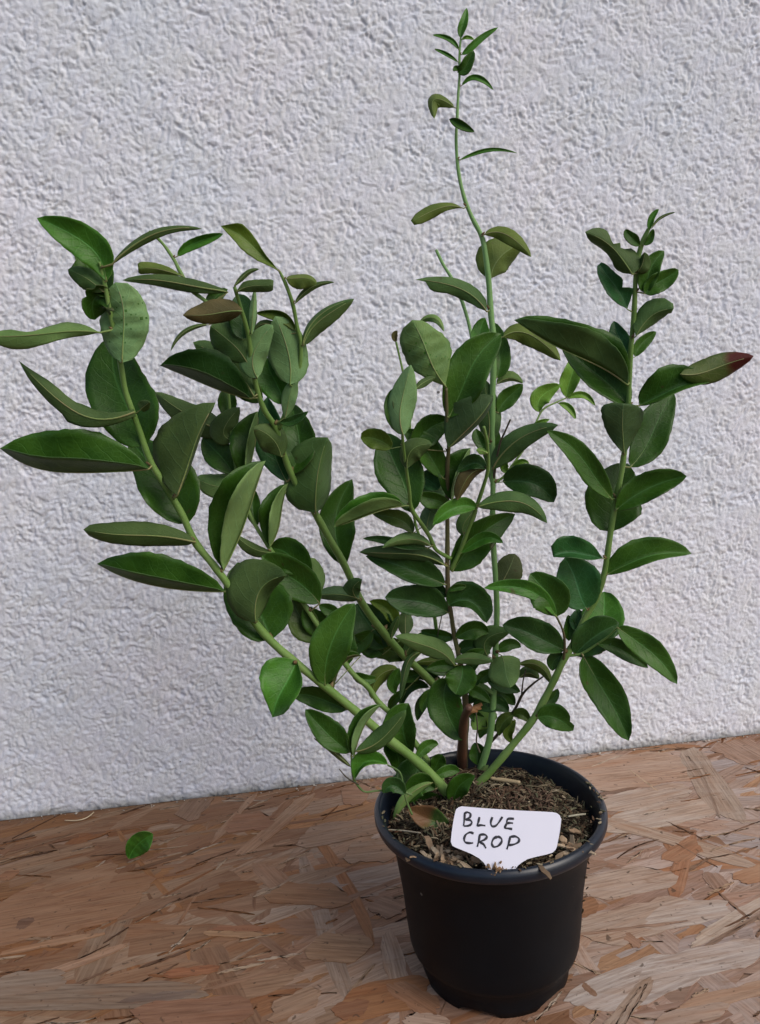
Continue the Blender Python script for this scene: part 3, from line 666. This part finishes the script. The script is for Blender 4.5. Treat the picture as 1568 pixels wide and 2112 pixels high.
leaf('s1', (932,1655), (886,1658), (842,1632), 18, 22, 't', 'dk', -5)
leaf('s1', (938,1660), (945,1625), (980,1600), 20, 20, 't', 'dk', 30)
leaf('s3', (893,1590), (903,1572), (912,1556), 14, 16, 't', 'dk', 10, shape='o')
leaf('s5', (978,1620), (990,1598), (1008,1578), 8, 8, 'u', 'br', 10)
leaf('s5', (985,1578), (985,1555), (978,1532), 17, 16, 't', 'dk', -10, pet=False)
leaf('s3', (366,529), (405,500), (461,482), 11, 13, 't', 'br', 10)
leaf('s3', (378,570), (330,556), (285,554), 12, 14, 'u', 'ol', 10, ow=((0,0,0),(.3,8,9),(.7,11,12),(.95,12,13),(1,9,10)))
leaf('s3', (470,602), (365,584), (252,578), 13, 14, 'u', 'bn', 20)
leaf('s4', (578,561), (522,508), (455,466), 20, 22, 't', 'ol', 10, ow=((0,0,0),(.15,5,4),(.35,15,8),(.6,20,17),(.8,14,22),(.9,8,12),(1,0,0)))
leaf('s4', (590,575), (625,574), (654,584), 8, 20, 'u', 'ol', 10, shape='o')
leaf('s4', (609,626), (638,596), (691,582), 6, 6, 'u', 'bn', 10)
leaf('s4', (626,713), (662,660), (731,616), -6, 20, 'u', 'bn', 10)
leaf('s4', (625,711), (655,655), (731,616), 7, 12, 'u', 'md', 12)
leaf('s4', (598,793), (594,725), (568,652), 38, 38, 'u', 'pl', 20, shape='o')
leaf('s2', (531,780), (525,725), (563,670), 26, 26, 'u', 'pl', 35, shape='o')
leaf('s2', (588,861), (597,820), (611,783), 14, 15, 'u', 'pl', 30, shape='w')
leaf('s4', (588,835), (565,780), (552,738), 34, 28, 't', 'br', -10)
leaf('s2', (592,994), (560,910), (552,818), 30, 26, 't', 'tl', -15)
leaf('s2', (598,978), (618,905), (600,832), 36, 30, 't', 'dk', -20, shape='o')
leaf('s2', (575,868), (605,868), (636,848), 10, 9, 't', 'gd', 10)
leaf('s2', (580,942), (562,905), (522,882), 28, 26, 'u', 'bn', 35)
leaf('s2', (651,1058), (655,980), (676,902), 66, 26, 'u', 'md', 35, shape='o')
leaf('s2', (714,1165), (692,1080), (727,988), 30, 38, 't', 'dk', -20)
leaf('s2', (516,822), (418,790), (330,754), -20, 66, 't', 'gd', 35)
leaf('s2', (524,818), (472,752), (398,706), 26, 28, 'u', 'md', 0)
leaf('s2', (510,748), (475,705), (434,672), 32, 36, 'u', 'md', 15)
leaf('s2', (500,642), (450,646), (377,650), 18, 26, 'u', 'rd', 25)
leaf('s3', (430,670), (385,682), (352,725), 5, 5, 'u', 'bn', 10)
leaf('s2', (487,603), (522,590), (564,588), 16, 14, 'u', 'bn', 20, ow=((0,0,0),(.3,12,10),(.7,12,14),(.95,12,13),(1,9,10)))
leaf('s3', (455,640), (442,618), (470,596), 16, 16, 't', 'dk', -5, shape='o')
leaf('s2', (484,590), (505,567), (535,555), 5, 6, 'u', 'bn', 5)
leaf('s2', (519,690), (522,645), (526,594), 7, 7, 'u', 'pl', 10)
leaf('s2', (500,700), (500,650), (492,606), 26, 26, 't', 'gd', -20, shape='o')
leaf('s4', (609,682), (578,650), (527,646), 14, 8, 't', 'ol', -5)
leaf('s4', (590,690), (550,668), (524,684), 8, 8, 'u', 'bn', -10)
leaf('s3', (478,864), (468,830), (474,795), 18, 18, 't', 'dk', -15, pet=False)
leaf('s2', (540,830), (500,790), (462,760), 24, 24, 't', 'dk', -15)
leaf('s5', (950,78), (956,48), (963,16), 9, 8, 't', 'br', 5)
leaf('s5', (946,102), (926,80), (892,72), 5, 5, 't', 'br', 5)
leaf('s5', (945,128), (920,111), (896,101), 4, 4, 't', 'br', 5)
leaf('s5', (953,113), (980,90), (1028,56), 7, 7, 't', 'br', 5)
leaf('s5', (944,149), (962,135), (977,104), 13, 13, 't', 'dk', 15, shape='o')
leaf('s5', (949,147), (942,141), (935,147), 6, 6, 't', 'dk', 12)
leaf('s5', (952,177), (985,160), (1018,186), 6, 6, 't', 'br', 5)
leaf('s5', (938,222), (897,205), (896,245), 17, 9, 'u', 'ol', 5)
leaf('s5', (927,246), (950,256), (979,272), 8, 10, 't', 'dk', 15)
leaf('s5', (949,330), (998,311), (1068,316), 4, 4, 't', 'br', 5)
leaf('s5', (957,430), (905,430), (850,458), 14, 12, 'u', 'ol', 10, ow=((0,0,0),(.25,7,7),(.6,14,12),(.9,13,10),(1,8,4)))
leaf('s5', (953,82), (965,77), (978,82), 4, 3, 't', 'yg', 5)
leaf('s5', (999,484), (1048,486), (1096,530), 14, 15, 'u', 'ol', 20)
leaf('s5', (1013,574), (1028,535), (1080,500), 38, 24, 'u', 'ol', -12)
leaf('s5', (1004,643), (945,594), (856,577), 18, 18, 'u', 'md', 15, ow=((0,0,0),(.1,10,12),(.35,18,18),(.6,18,17),(.78,21,11),(.84,16,8),(.87,4,7),(1,0,0)))
leaf('s5', (1006,722), (990,690), (1001,655), 18, 18, 't', 'br', -15)
leaf('s5', (1024,780), (1030,725), (1018,664), 22, 20, 't', 'md', -25, shape='o')
leaf('s5', (1038,695), (1092,690), (1157,744), 18, 22, 'u', 'ol', 10)
leaf('s7', (926,862), (968,768), (1034,688), 42, 38, 't', 'md', 30)
leaf('s7', (920,798), (882,730), (850,660), 46, 50, 'u', 'br', 25, crk=1.3,ow=((0,0,0),(.15,16,22),(.4,40,50),(.6,46,48),(.8,44,30),(.93,30,20),(1,0,0)))
leaf('s7', (866,664), (895,656), (916,684), 7, 8, 'u', 'br', 30, pet=False)
leaf('s7', (818,705), (814,693), (820,682), 6, 6, 't', 'rd', 5, pet=False)
leaf('s7', (925,924), (976,874), (1018,816), 50, 8, 'u', 'gd', 45)
leaf('s8', (832,898), (828,830), (848,752), 24, 28, 'u', 'pl', 25)
leaf('s8', (831,897), (808,850), (812,800), 14, 6, 't', 'dk', 5)
leaf('s7', (850,925), (885,885), (930,868), 24, 28, 't', 'dk', -10)
leaf('s7', (913,986), (880,930), (832,888), 22, 26, 't', 'md', 15)
leaf('s8', (840,966), (850,928), (892,916), 20, 24, 'u', 'bn', 20)
leaf('s8', (850,1058), (822,970), (792,892), 42, 44, 't', 'dk', -20)
leaf('s8', (808,925), (775,905), (744,904), 20, 20, 't', 'ol', -5, shape='b')
leaf('s7', (932,1033), (956,975), (971,924), 46, -12, 't', 'tp', 0)
leaf('s10', (1002,968), (975,956), (944,974), 10, 16, 't', 'gd', -10)
leaf('s10', (1004,966), (965,985), (943,1032), 10, 18, 'u', 'rd', -5)
leaf('s7', (918,1062), (895,1020), (888,972), 24, 24, 'u', 'tl', -20)
leaf('s7', (905,1010), (885,990), (868,985), 20, 20, 't', 'tl', -25)
leaf('s8', (835,1043), (760,1062), (688,1088), -26, 40, 't', 'br', 30)
leaf('s8', (852,1100), (820,1070), (768,1060), 14, 16, 't', 'bn', -15)
leaf('s7', (932,1047), (895,1030), (860,1020), 18, 14, 't', 'md', 20)
leaf('s10', (985,1048), (940,1046), (893,1083), 16, 18, 't', 'br', 40)
leaf('s10', (985,1046), (1062,1034), (1129,1079), 18, 20, 'u', 'md', 20)
leaf('s7', (880,1098), (885,1065), (890,1035), 15, 18, 'u', 'tl', -15, pet=False)
leaf('s10', (957,1104), (960,1075), (985,1045), 16, 14, 'u', 'md', -5)
leaf('s10', (933,1179), (980,1115), (1063,1060), 28, 36, 't', 'dk', -10)
leaf('s10', (950,1142), (995,1112), (1038,1120), 14, 12, 't', 'br', 20)
leaf('s8', (888,1126), (845,1112), (788,1130), 10, 14, 'u', 'br', 25)
leaf('s8', (883,1130), (815,1120), (748,1111), 8, 10, 't', 'gd', 5)
leaf('s7', (918,1166), (840,1142), (741,1139), 12, 18, 'u', 'gd', 25)
leaf('s7', (918,1206), (850,1176), (754,1147), 22, 30, 't', 'gd', 10)
leaf('s7', (925,1264), (862,1240), (794,1232), 30, 34, 't', 'gd', 25)
leaf('s7', (925,1250), (968,1240), (1004,1285), 36, 12, 't', 'gd', 15, shape='o')
leaf('s7', (925,1220), (945,1211), (962,1210), 7, 8, 't', 'dk', 0)
leaf('s7', (925,1230), (895,1212), (865,1196), 12, 14, 't', 'gd', -5)
leaf('s7', (940,1316), (975,1298), (1009,1306), 16, 20, 't', 'md', 0)
leaf('s7', (943,1345), (975,1335), (1012,1348), 16, 14, 't', 'gd', -10)
leaf('s5', (1007,1354), (1003,1320), (1054,1302), 22, 22, 'u', 'md', 20)
leaf('s7', (938,1373), (888,1335), (815,1312), 16, 20, 'u', 'br', 35)
leaf('s7', (935,1365), (975,1358), (1018,1364), 12, 12, 'u', 'br', 30)
leaf('s5', (1035,1352), (1042,1382), (1054,1418), 32, 30, 'u', 'br', 35, shape='o')
leaf('s13', (1070,1370), (1112,1374), (1138,1412), 10, 12, 'u', 'ol', 5, pet=False)
leaf('s13', (1072,1398), (1090,1388), (1112,1400), 14, 8, 'u', 'bn', -5, pet=False)
leaf('s7', (1005,1398), (1035,1412), (1074,1427), 16, 14, 't', 'gd', 0, pet=False)
leaf('s7', (952,1372), (952,1400), (940,1432), 26, 28, 't', 'md', 30, shape='b')
leaf('s7', (925,1398), (920,1460), (953,1527), 30, 32, 't', 'dk', 20, shape='o')
leaf('s7', (975,1462), (1015,1450), (1050,1468), 18, 16, 't', 'gd', 5)
leaf('s5', (975,1505), (1000,1482), (1026,1480), 20, 18, 'u', 'yg', -20, pet=False)
leaf('s13', (1030,1508), (1003,1500), (990,1524), 12, 12, 't', 'dk', 5)
leaf('s13', (1060,1472), (1040,1488), (1030,1518), 12, 14, 't', 'bn', 5)
leaf('s13', (1060,1478), (1075,1474), (1096,1492), 13, 10, 't', 'bn', 5)
leaf('s13', (1064,1486), (1048,1508), (1057,1532), 12, 10, 't', 'ol', -3)
leaf('s3', (822,1380), (782,1395), (767,1442), 14, 16, 'u', 'ol', -10, pet=False)
leaf('s3', (824,1378), (812,1405), (816,1432), 13, 12, 't', 'dk', -5, pet=False)
leaf('s2', (886,1418), (845,1418), (827,1462), 10, 14, 't', 'gd', -10)
leaf('s2', (895,1430), (872,1448), (861,1487), 12, 12, 't', 'gd', -10)
leaf('s2', (900,1455), (893,1470), (894,1487), 7, 7, 't', 'gd', -10)
leaf('s2', (838,1422), (815,1442), (804,1470), 10, 9, 't', 'dk', -20)
leaf('s2', (870,1345), (838,1375), (826,1442), 9, 8, 'u', 'md', 25)
leaf('s2', (838,1362), (805,1342), (772,1355), 20, 24, 't', 'bn', -8)
leaf('s2', (790,1350), (765,1330), (738,1312), 24, 22, 't', 'dk', -15)
leaf('s2', (802,1332), (765,1290), (735,1245), 40, 40, 't', 'gd', -25)
leaf('s2', (812,1292), (803,1262), (762,1240), 12, 16, 't', 'ol', -15)
leaf('s2', (836,1312), (836,1285), (840,1258), 15, 15, 'u', 'bn', -30)
leaf('s2', (808,1316), (812,1295), (823,1270), 8, 8, 'u', 'md', 10)
leaf('s2', (742,1236), (700,1226), (643,1230), 12, 16, 'u', 'tl', 25)
leaf('s2', (740,1238), (728,1215), (747,1195), 18, 16, 'u', 'md', 25)
leaf('s3', (700,1262), (680,1258), (658,1248), 13, 12, 't', 'md', 0)
leaf('s3', (660,1322), (625,1282), (598,1232), 30, 28, 't', 'bn', -20)
leaf('s3', (720,1370), (712,1332), (728,1296), 22, 22, 't', 'dk', -20)
leaf('s2', (935,1388), (895,1375), (858,1372), 14, 14, 't', 'gd', 5)
leaf('s2', (932,1380), (900,1364), (856,1368), 9, 9, 'u', 'ol', 15)
leaf('s2', (910,1402), (880,1394), (848,1397), 10, 10, 't', 'gd', -5)
leaf('s7', (990,1402), (968,1385), (990,1368), 14, 12, 't', 'gd', 0, pet=False)
leaf('s7', (985,1406), (1000,1395), (1018,1380), 12, 12, 't', 'md', 5, pet=False)
leaf('s7', (960,1422), (978,1405), (994,1398), 11, 10, 't', 'gd', 5)
leaf('s7', (970,1412), (995,1418), (1018,1434), 8, 7, 'u', 'br', 10)
leaf('s7', (962,1452), (985,1430), (990,1412), 12, 12, 't', 'dk', -5)
leaf('s6', (1304,566), (1272,520), (1207,478), 22, 34, 'u', 'bn', 30, ow=((0,0,0),(.1,14,32),(.3,22,32),(.42,20,26),(.47,19,10),(.55,18,19),(.62,17,7),(.78,16,20),(.92,13,16),(1,0,0)))
leaf('s6', (1315,560), (1325,545), (1330,520), 8, 16, 'u', 'bn', 20, shape='o')
leaf('s6', (1294,638), (1268,588), (1236,545), 22, 26, 't', 'tl', 10, ow=((0,0,0),(.15,14,16),(.3,20,28),(.38,22,10),(.5,22,20),(.75,18,16),(.92,12,12),(1,5,6)))
leaf('s6', (1330,604), (1340,560), (1370,517), 20, 18, 't', 'md', 10, shape='o')
leaf('s6', (1330,606), (1362,580), (1400,556), 18, 20, 't', 'md', 12, shape='o')
leaf('s6', (1312,694), (1340,655), (1390,636), 28, 18, 'u', 'md', 25, ow=((0,0,0),(.2,20,10),(.5,28,16),(.8,27,15),(.92,22,8),(.96,14,10),(1,10,0)))
leaf('s6', (1297,736), (1280,700), (1266,662), 18, 18, 't', 'tl', -20)
leaf('s6', (1310,736), (1326,706), (1354,684), 12, 14, 't', 'md', -10)
leaf('s6', (1295,794), (1195,736), (1060,660), -56, 66, 't', 'md', 45)
leaf('s6', (1296,840), (1235,775), (1158,708), 26, 44, 't', 'dk', -30)
leaf('s6', (1319,837), (1385,806), (1472,786), 46, 8, 't', 'md', 30)
leaf('s6', (1403,772), (1470,762), (1555,734), 26, 24, 'u', 'scorch', 10, pet=False,zb=25)
leaf('s6', (1300,964), (1348,890), (1390,808), 34, 34, 't', 'dk', -30)
leaf('s6', (1288,938), (1284,885), (1286,832), 44, 42, 'u', 'gd', 50, ow=((0,0,0),(.15,12,12),(.35,26,26),(.6,40,38),(.85,44,42),(.97,36,36),(1,20,20)))
leaf('s6', (1262,1030), (1208,955), (1128,888), 22, 24, 't', 'md', 35)
leaf('s6', (1262,1097), (1265,1030), (1296,956), 50, 52, 't', 'dk', -35, shape='o')
leaf('s6', (1270,1053), (1335,1008), (1417,982), 32, 22, 't', 'dk', 30)
leaf('s6', (1245,1152), (1195,1142), (1141,1147), 12, 36, 't', 'tl', 25, ow=((0,0,0),(.25,8,22),(.6,10,36),(.85,8,34),(1,2,20)))
leaf('s6', (1210,1256), (1190,1205), (1165,1150), 38, 44, 't', 'tl', 15, shape='o')
leaf('s6', (1251,1186), (1325,1152), (1427,1142), 36, 12, 't', 'md', 25)
leaf('s16', (1147,1272), (1090,1217), (998,1213), 14, 16, 't', 'br', 25)
leaf('s16', (1148,1272), (1132,1225), (1093,1183), 38, 36, 't', 'md', 10, shape='o')
leaf('s5', (1032,1208), (1048,1178), (1062,1142), 25, 26, 'u', 'dk', -20, shape='o',pet=False)
leaf('s6', (1166,1342), (1105,1312), (1036,1289), 26, 34, 't', 'gd', 20)
leaf('s6', (1164,1352), (1145,1360), (1140,1384), 14, 14, 't', 'gd', -5)
leaf('s6', (1173,1322), (1175,1296), (1172,1268), 12, 12, 't', 'md', -10, pet=False)
leaf('s6', (1230,1325), (1246,1270), (1246,1220), 40, 40, 't', 'br', -40, shape='o')
leaf('s17', (1185,1352), (1228,1312), (1278,1286), 34, 30, 't', 'gd', 15, shape='o')
leaf('s6', (1195,1302), (1192,1280), (1195,1256), 16, 16, 't', 'tl', -30)
leaf('s17', (1273,1294), (1335,1338), (1397,1411), 24, 22, 't', 'md', 10)
leaf('s17', (1232,1328), (1285,1342), (1337,1378), 18, 15, 't', 'dk', 10)
leaf('s17', (1203,1352), (1250,1432), (1297,1528), 34, 30, 't', 'dk', 20, shape='o')
leaf('s6', (1108,1480), (1145,1480), (1183,1507), 24, 22, 't', 'md', 10, shape='o',bites=((.85,.05,-1,.5),))
leaf('s6', (1340,474), (1344,452), (1359,431), 7, 6, 't', 'br', 5)
leaf('s6', (1345,470), (1364,449), (1393,438), 3, 2, 'u', 'bn', 5)
leaf('s6', (1320,507), (1302,490), (1290,473), 12, 12, 't', 'dk', 10)
leaf('s6', (1328,506), (1342,490), (1347,472), 6, 7, 't', 'md', 10)
leaf('s12', (1168,820), (1178,778), (1184,737), 20, 17, 't', 'yg', 5)
leaf('s12', (1113,850), (1117,818), (1157,794), 18, 16, 't', 'yg', 5)
leaf('s12', (1170,822), (1200,814), (1228,837), 7, 7, 't', 'yg', 5)
leaf('s12', (1152,832), (1174,841), (1187,865), 7, 7, 't', 'yg', 5)
leaf('s12', (1095,880), (1113,872), (1134,865), 5, 6, 't', 'yg', 5)
leaf('s12', (1048,976), (1041,963), (1047,952), 8, 8, 't', 'yg', 5)
leaf('s12', (1058,962), (1075,952), (1092,956), 5, 5, 't', 'yg', 5)
leaf('s5', (1037,994), (1095,996), (1143,1036), 36, 26, 't', 'gd', 15)
leaf('s5', (1016,968), (1062,912), (1152,876), 20, 22, 'u', 'md', 35)
leaf('s5', (1005,915), (1008,855), (1000,782), 20, 22, 'u', 'md', 5)
leaf('s5', (1025,792), (1050,780), (1079,791), 14, 6, 'u', 'br', -5)
leaf('s5', (1028,852), (1048,820), (1079,792), 16, 18, 't', 'md', -5)
leaf('s5', (1013,962), (1015,920), (1026,886), 17, 17, 't', 'dk', -5)
leaf('s10', (1002,938), (988,905), (982,884), 12, 12, 't', 'dk', -10)
leaf('s10', (1005,935), (994,930), (982,928), 7, 6, 'u', 'yg', 5)
leaf('s8', (858,802), (876,788), (898,778), 8, 8, 'u', 'bn', -15, pet=False)
leaf('s2', (768,1300), (735,1330), (700,1345), 18, 20, 't', 'md', -30)
leaf('s3', (630,1250), (655,1290), (690,1310), 22, 22, 't', 'dk', -20)
leaf('s3', (590,1180), (610,1215), (650,1240), 20, 20, 't', 'md', -15)
leaf('s2', (836,1355), (870,1320), (905,1318), 14, 14, 't', 'dk', -20)
leaf('s7', (925,1237), (960,1240), (985,1230), 12, 12, 't', 'gd', -20)
leaf('s7', (938,1314), (900,1310), (868,1300), 14, 12, 't', 'dk', -20)
leaf('s3', (491,984), (500,1020), (512,1040), 14, 12, 't', 'dk', -15)
leaf('s1', (858,1568), (880,1540), (905,1535), 12, 12, 't', 'md', -20)
leaf('s7', (948,1360), (975,1352), (1000,1340), 13, 13, 't', 'md', 10)
leaf('s7', (958,1420), (985,1428), (1012,1450), 12, 12, 't', 'md', 15)
leaf('s7', (958,1430), (930,1440), (900,1470), 12, 14, 't', 'dk', 10)
leaf('s2', (905,1422), (880,1440), (872,1470), 12, 12, 't', 'md', 5)
leaf('s2', (872,1388), (842,1395), (812,1388), 13, 13, 't', 'md', -10)
leaf('s2', (836,1355), (850,1330), (880,1312), 12, 12, 'u', 'md', 10)
leaf('s5', (1020,1420), (1045,1435), (1062,1455), 13, 13, 't', 'dk', -10)
leaf('s3', (727,1388), (750,1400), (780,1398), 11, 12, 't', 'md', -10)
leaf('s7', (950,1380), (915,1372), (880,1380), 14, 12, 't', 'dk', 12)
leaf('s7', (961,1470), (985,1480), (1005,1500), 11, 11, 't', 'dk', -8)
leaf('s3', (890,1582), (865,1600), (845,1602), 13, 13, 't', 'md', 0)
leaf('s1', (895,1604), (925,1590), (948,1592), 12, 12, 't', 'md', -15)
leaf('s5', (1022,1345), (1050,1330), (1075,1335), 12, 12, 't', 'md', -10)
leaf('s6', (1120,1448), (1140,1440), (1150,1420), 10, 10, 't', 'dk', -10)

# ---------------------------------------------------------------- dried bud scar on the woody base
V, Fc, MI = [], [], []
D = near('s7', 975, 1462)[1]-.004
for (x0, y0, x1, y1, r) in ((966, 1472, 994, 1452, 5), (968, 1468, 984, 1466, 6), (978, 1464, 992, 1462, 4)):
    tube(V, Fc, MI, [at(x0, y0, D), at((x0+x1)/2, (y0+y1)/2-3, D-.001), at(x1, y1, D)], [r*D/F, r*1.1*D/F, r*.7*D/F], 0, 8)
o = mesh_obj('bark_scar', V, Fc, stem_mat('torn_bark', (.32, .15, .06), (.42, .22, .10))); adopt(o, bush)

# ---------------------------------------------------------------- plant label
TP = at(1035, 1792, depth_Z(1035, 1792, HR+.0015))
TN = (-ray(1035, 1730).normalized()*.95 + Vector((.0, -.15, .25))).normalized()
def tagp(px, py, off=0):
    v = ray(px, py); t = (TP+TN*off-CAM).dot(TN)/v.dot(TN); return CAM+v*t
label = empty('plant_label', tuple(TP))
tag(label, 'white plastic plant tag hand-lettered BLUE CROP, stuck in the front of the pot', 'plant label')
ol = [(939,1676),(941,1669),(946,1665),(953,1663),(1000,1667),(1060,1671),(1140,1675),(1149,1677),(1155,1682),(1158,1690),(1155,1715),(1149,1746),(1146,1753),(1139,1759),(1125,1763),
      (1102,1768),(1088,1772),(1078,1778),(1070,1784),(1063,1792),(1058,1800),(1010,1798),(1004,1788),(998,1779),(988,1770),(972,1761),(955,1754),(940,1748),(933,1744),(930,1736),(932,1715),(936,1690)]
n = len(ol)
V = [tagp(x, y, .0004) for x, y in ol]+[tagp(x, y, -.0004) for x, y in ol]
Fc = [tuple(reversed(range(n))), tuple(range(n, 2*n))]+[(i, (i+1) % n, n+(i+1) % n, n+i) for i in range(n)]
k = NT('white_plastic'); tc = k.n('TexCoord').outputs['Object']
n1 = k.n('TexNoise', i_Scale=60., i_Detail=3.0); k.link(tc, n1.inputs['Vector'])
k.base(k.mix(n1.outputs[0], (.70, .70, .80), (.76, .75, .84))); k.rough(.4); k.spec(.4)
o = mesh_obj('tag_plate', V, Fc, k.m, None, False); adopt(o, label)
ST = [[(600,448),(598,480),(593,522)],[(596,450),(612,438),(634,446),(632,468),(606,483),(632,486),(644,502),(628,520),(594,524)],
      [(692,468),(684,500),(678,520),(700,518),(728,521)],[(772,468),(762,500),(770,524),(792,522),(814,498),(834,466)],
      [(906,478),(868,480),(860,508),(850,534),(868,538),(895,542)],[(862,507),(880,504),(900,506)],
      [(655,570),(632,563),(606,578),(596,604),(604,624),(628,630),(652,628)],
      [(694,576),(688,612),(678,652)],[(694,578),(722,576),(738,590),(724,608),(694,622),(716,636),(732,662)],
      [(800,588),(778,604),(768,632),(780,652),(806,648),(828,624),(828,602),(808,590),(792,600)],
      [(884,588),(874,628),(862,668)],[(886,590),(916,588),(938,604),(932,624),(904,638),(874,642)]]
V, Fc, MI = [], [], []
for s_ in ST:
    P = catmull([Vector((760+x/3.015, 1530+y/3.015, 0)) for x, y in s_], 6)
    pts = [tagp(p.x, p.y, .0006) for p in P]
    rr = 2.2*.43/F
    ww = [rr*(.85+.2*math.sin(i*.5)) for i in range(len(pts))]
    b = len(V); nn = len(pts); tube(V, Fc, MI, pts, ww, 0, 8)
    for q in range(b, len(V)):            # press the strokes flat on the plate like dried ink
        dd = (V[q]-TP).dot(TN)-.0006; V[q] -= TN*dd*.75
k = NT('marker_ink'); k.base((.012, .012, .018)); k.rough(.5)
o = mesh_obj('lettering', V, Fc, k.m); adopt(o, label)

# ---------------------------------------------------------------- loose things
def thing_leaf(nm, lab, cat, *a, **kw):
    o = leaf(None, *a, root=True, pet=False, name=nm, **kw); tag(o, lab, cat); return o
thing_leaf('fallen_leaf', 'small crumpled bright green leaf lying alone on the board left of the pot', 'leaf', (266, 1772), (284, 1742), (316, 1720), 20, 22, 't', 'br', 22,
           D0=depth_Z(268, 1770, .004), zb=2, shape='w', ruf=3.0, Wd=27, crk=1.0)
thing_leaf('dead_leaf', 'half brown half green withered leaf lying on the soil left of the white tag', 'leaf', (930, 1706), (888, 1690), (842, 1668), 20, 24, 't', 'dry', 0,
           D0=depth_Z(900, 1690, SZ+.008), zb=0, shape='w', ruf=1.6)
def stick(nm, lab, cat, pts, r, z, c):
    P = [Vector((x, y, depth_Z(x, y, z))) for x, y in pts]; P = catmull(P, 5); V, Fc, MI = [], [], []
    rad = [r*P[0].z/F*(1-.25*abs(2*i/len(P)-1)) for i in range(len(P))]
    tube(V, Fc, MI, [at(p.x, p.y, p.z) for p in P], rad, 0, 8)
    o = mesh_obj(nm, V, Fc, stem_mat('dry_'+nm, c, tuple(v*.75 for v in c))); tag(o, lab, cat); return o
stick('straw_piece', 'thick pale straw piece lying on the soil right of the stems', 'straw', [(1012,1605),(1040,1609),(1073,1614)], 4.5, SZ+.006, (.42, .33, .2))
stick('straw_piece', 'thin pale grey straw on the soil near the left rim of the pot', 'straw', [(795,1711),(830,1713),(868,1718)], 1.6, SZ+.006, (.33, .29, .22))
stick('straw_piece', 'short pale straw on the soil between the white tag and the right rim', 'straw', [(1172,1684),(1190,1681),(1208,1679)], 2.2, SZ+.006, (.40, .37, .27))
stick('grass_blade', 'thin curved dry grass blade on the board at the foot of the wall', 'grass blade', [(134,1692),(160,1692),(180,1686),(194,1675)], 1.3, .002, (.55, .45, .30))
# grit fallen from the render, lying along the foot of the wall
V, Fc = [], []
for i in range(240):
    u = random.uniform(-.45, .5); q = abs(random.gauss(0, .0035))+.0012; r = random.uniform(.0003, .0010) if random.random() < .93 else random.uniform(.001, .0018)
    c_ = WO+WX*u+WN*q; c_.z = r*.6+.0004; b = len(V)
    for dx, dy, dz in ((1, 0, 0), (0, 1, 0), (-1, 0, 0), (0, -1, 0), (0, 0, 1), (0, 0, -1)):
        V.append(c_+Vector((dx, dy, dz*.7))*r*random.uniform(.6, 1.2))
    Fc += [(b+x, b+y, b+4) for x, y in ((0, 1), (1, 2), (2, 3), (3, 0))]+[(b+y, b+x, b+5) for x, y in ((0, 1), (1, 2), (2, 3), (3, 0))]
k = NT('render_grit'); tc = k.n('TexCoord').outputs['Object']; g_ = k.n('TexNoise', i_Scale=140., i_Detail=1.0); k.link(tc, g_.inputs['Vector'])
k.base(k.mix(k.ramp(g_.outputs[0], .4, .6), (.12, .085, .06), (.55, .52, .46))); k.rough(.9)
o = mesh_obj('wall_grit', V, Fc, k.m, None, False); tag(o, 'tiny grit and crumbs scattered along the foot of the white wall', 'grit', kind='stuff')
SC.render.engine = 'CYCLES'
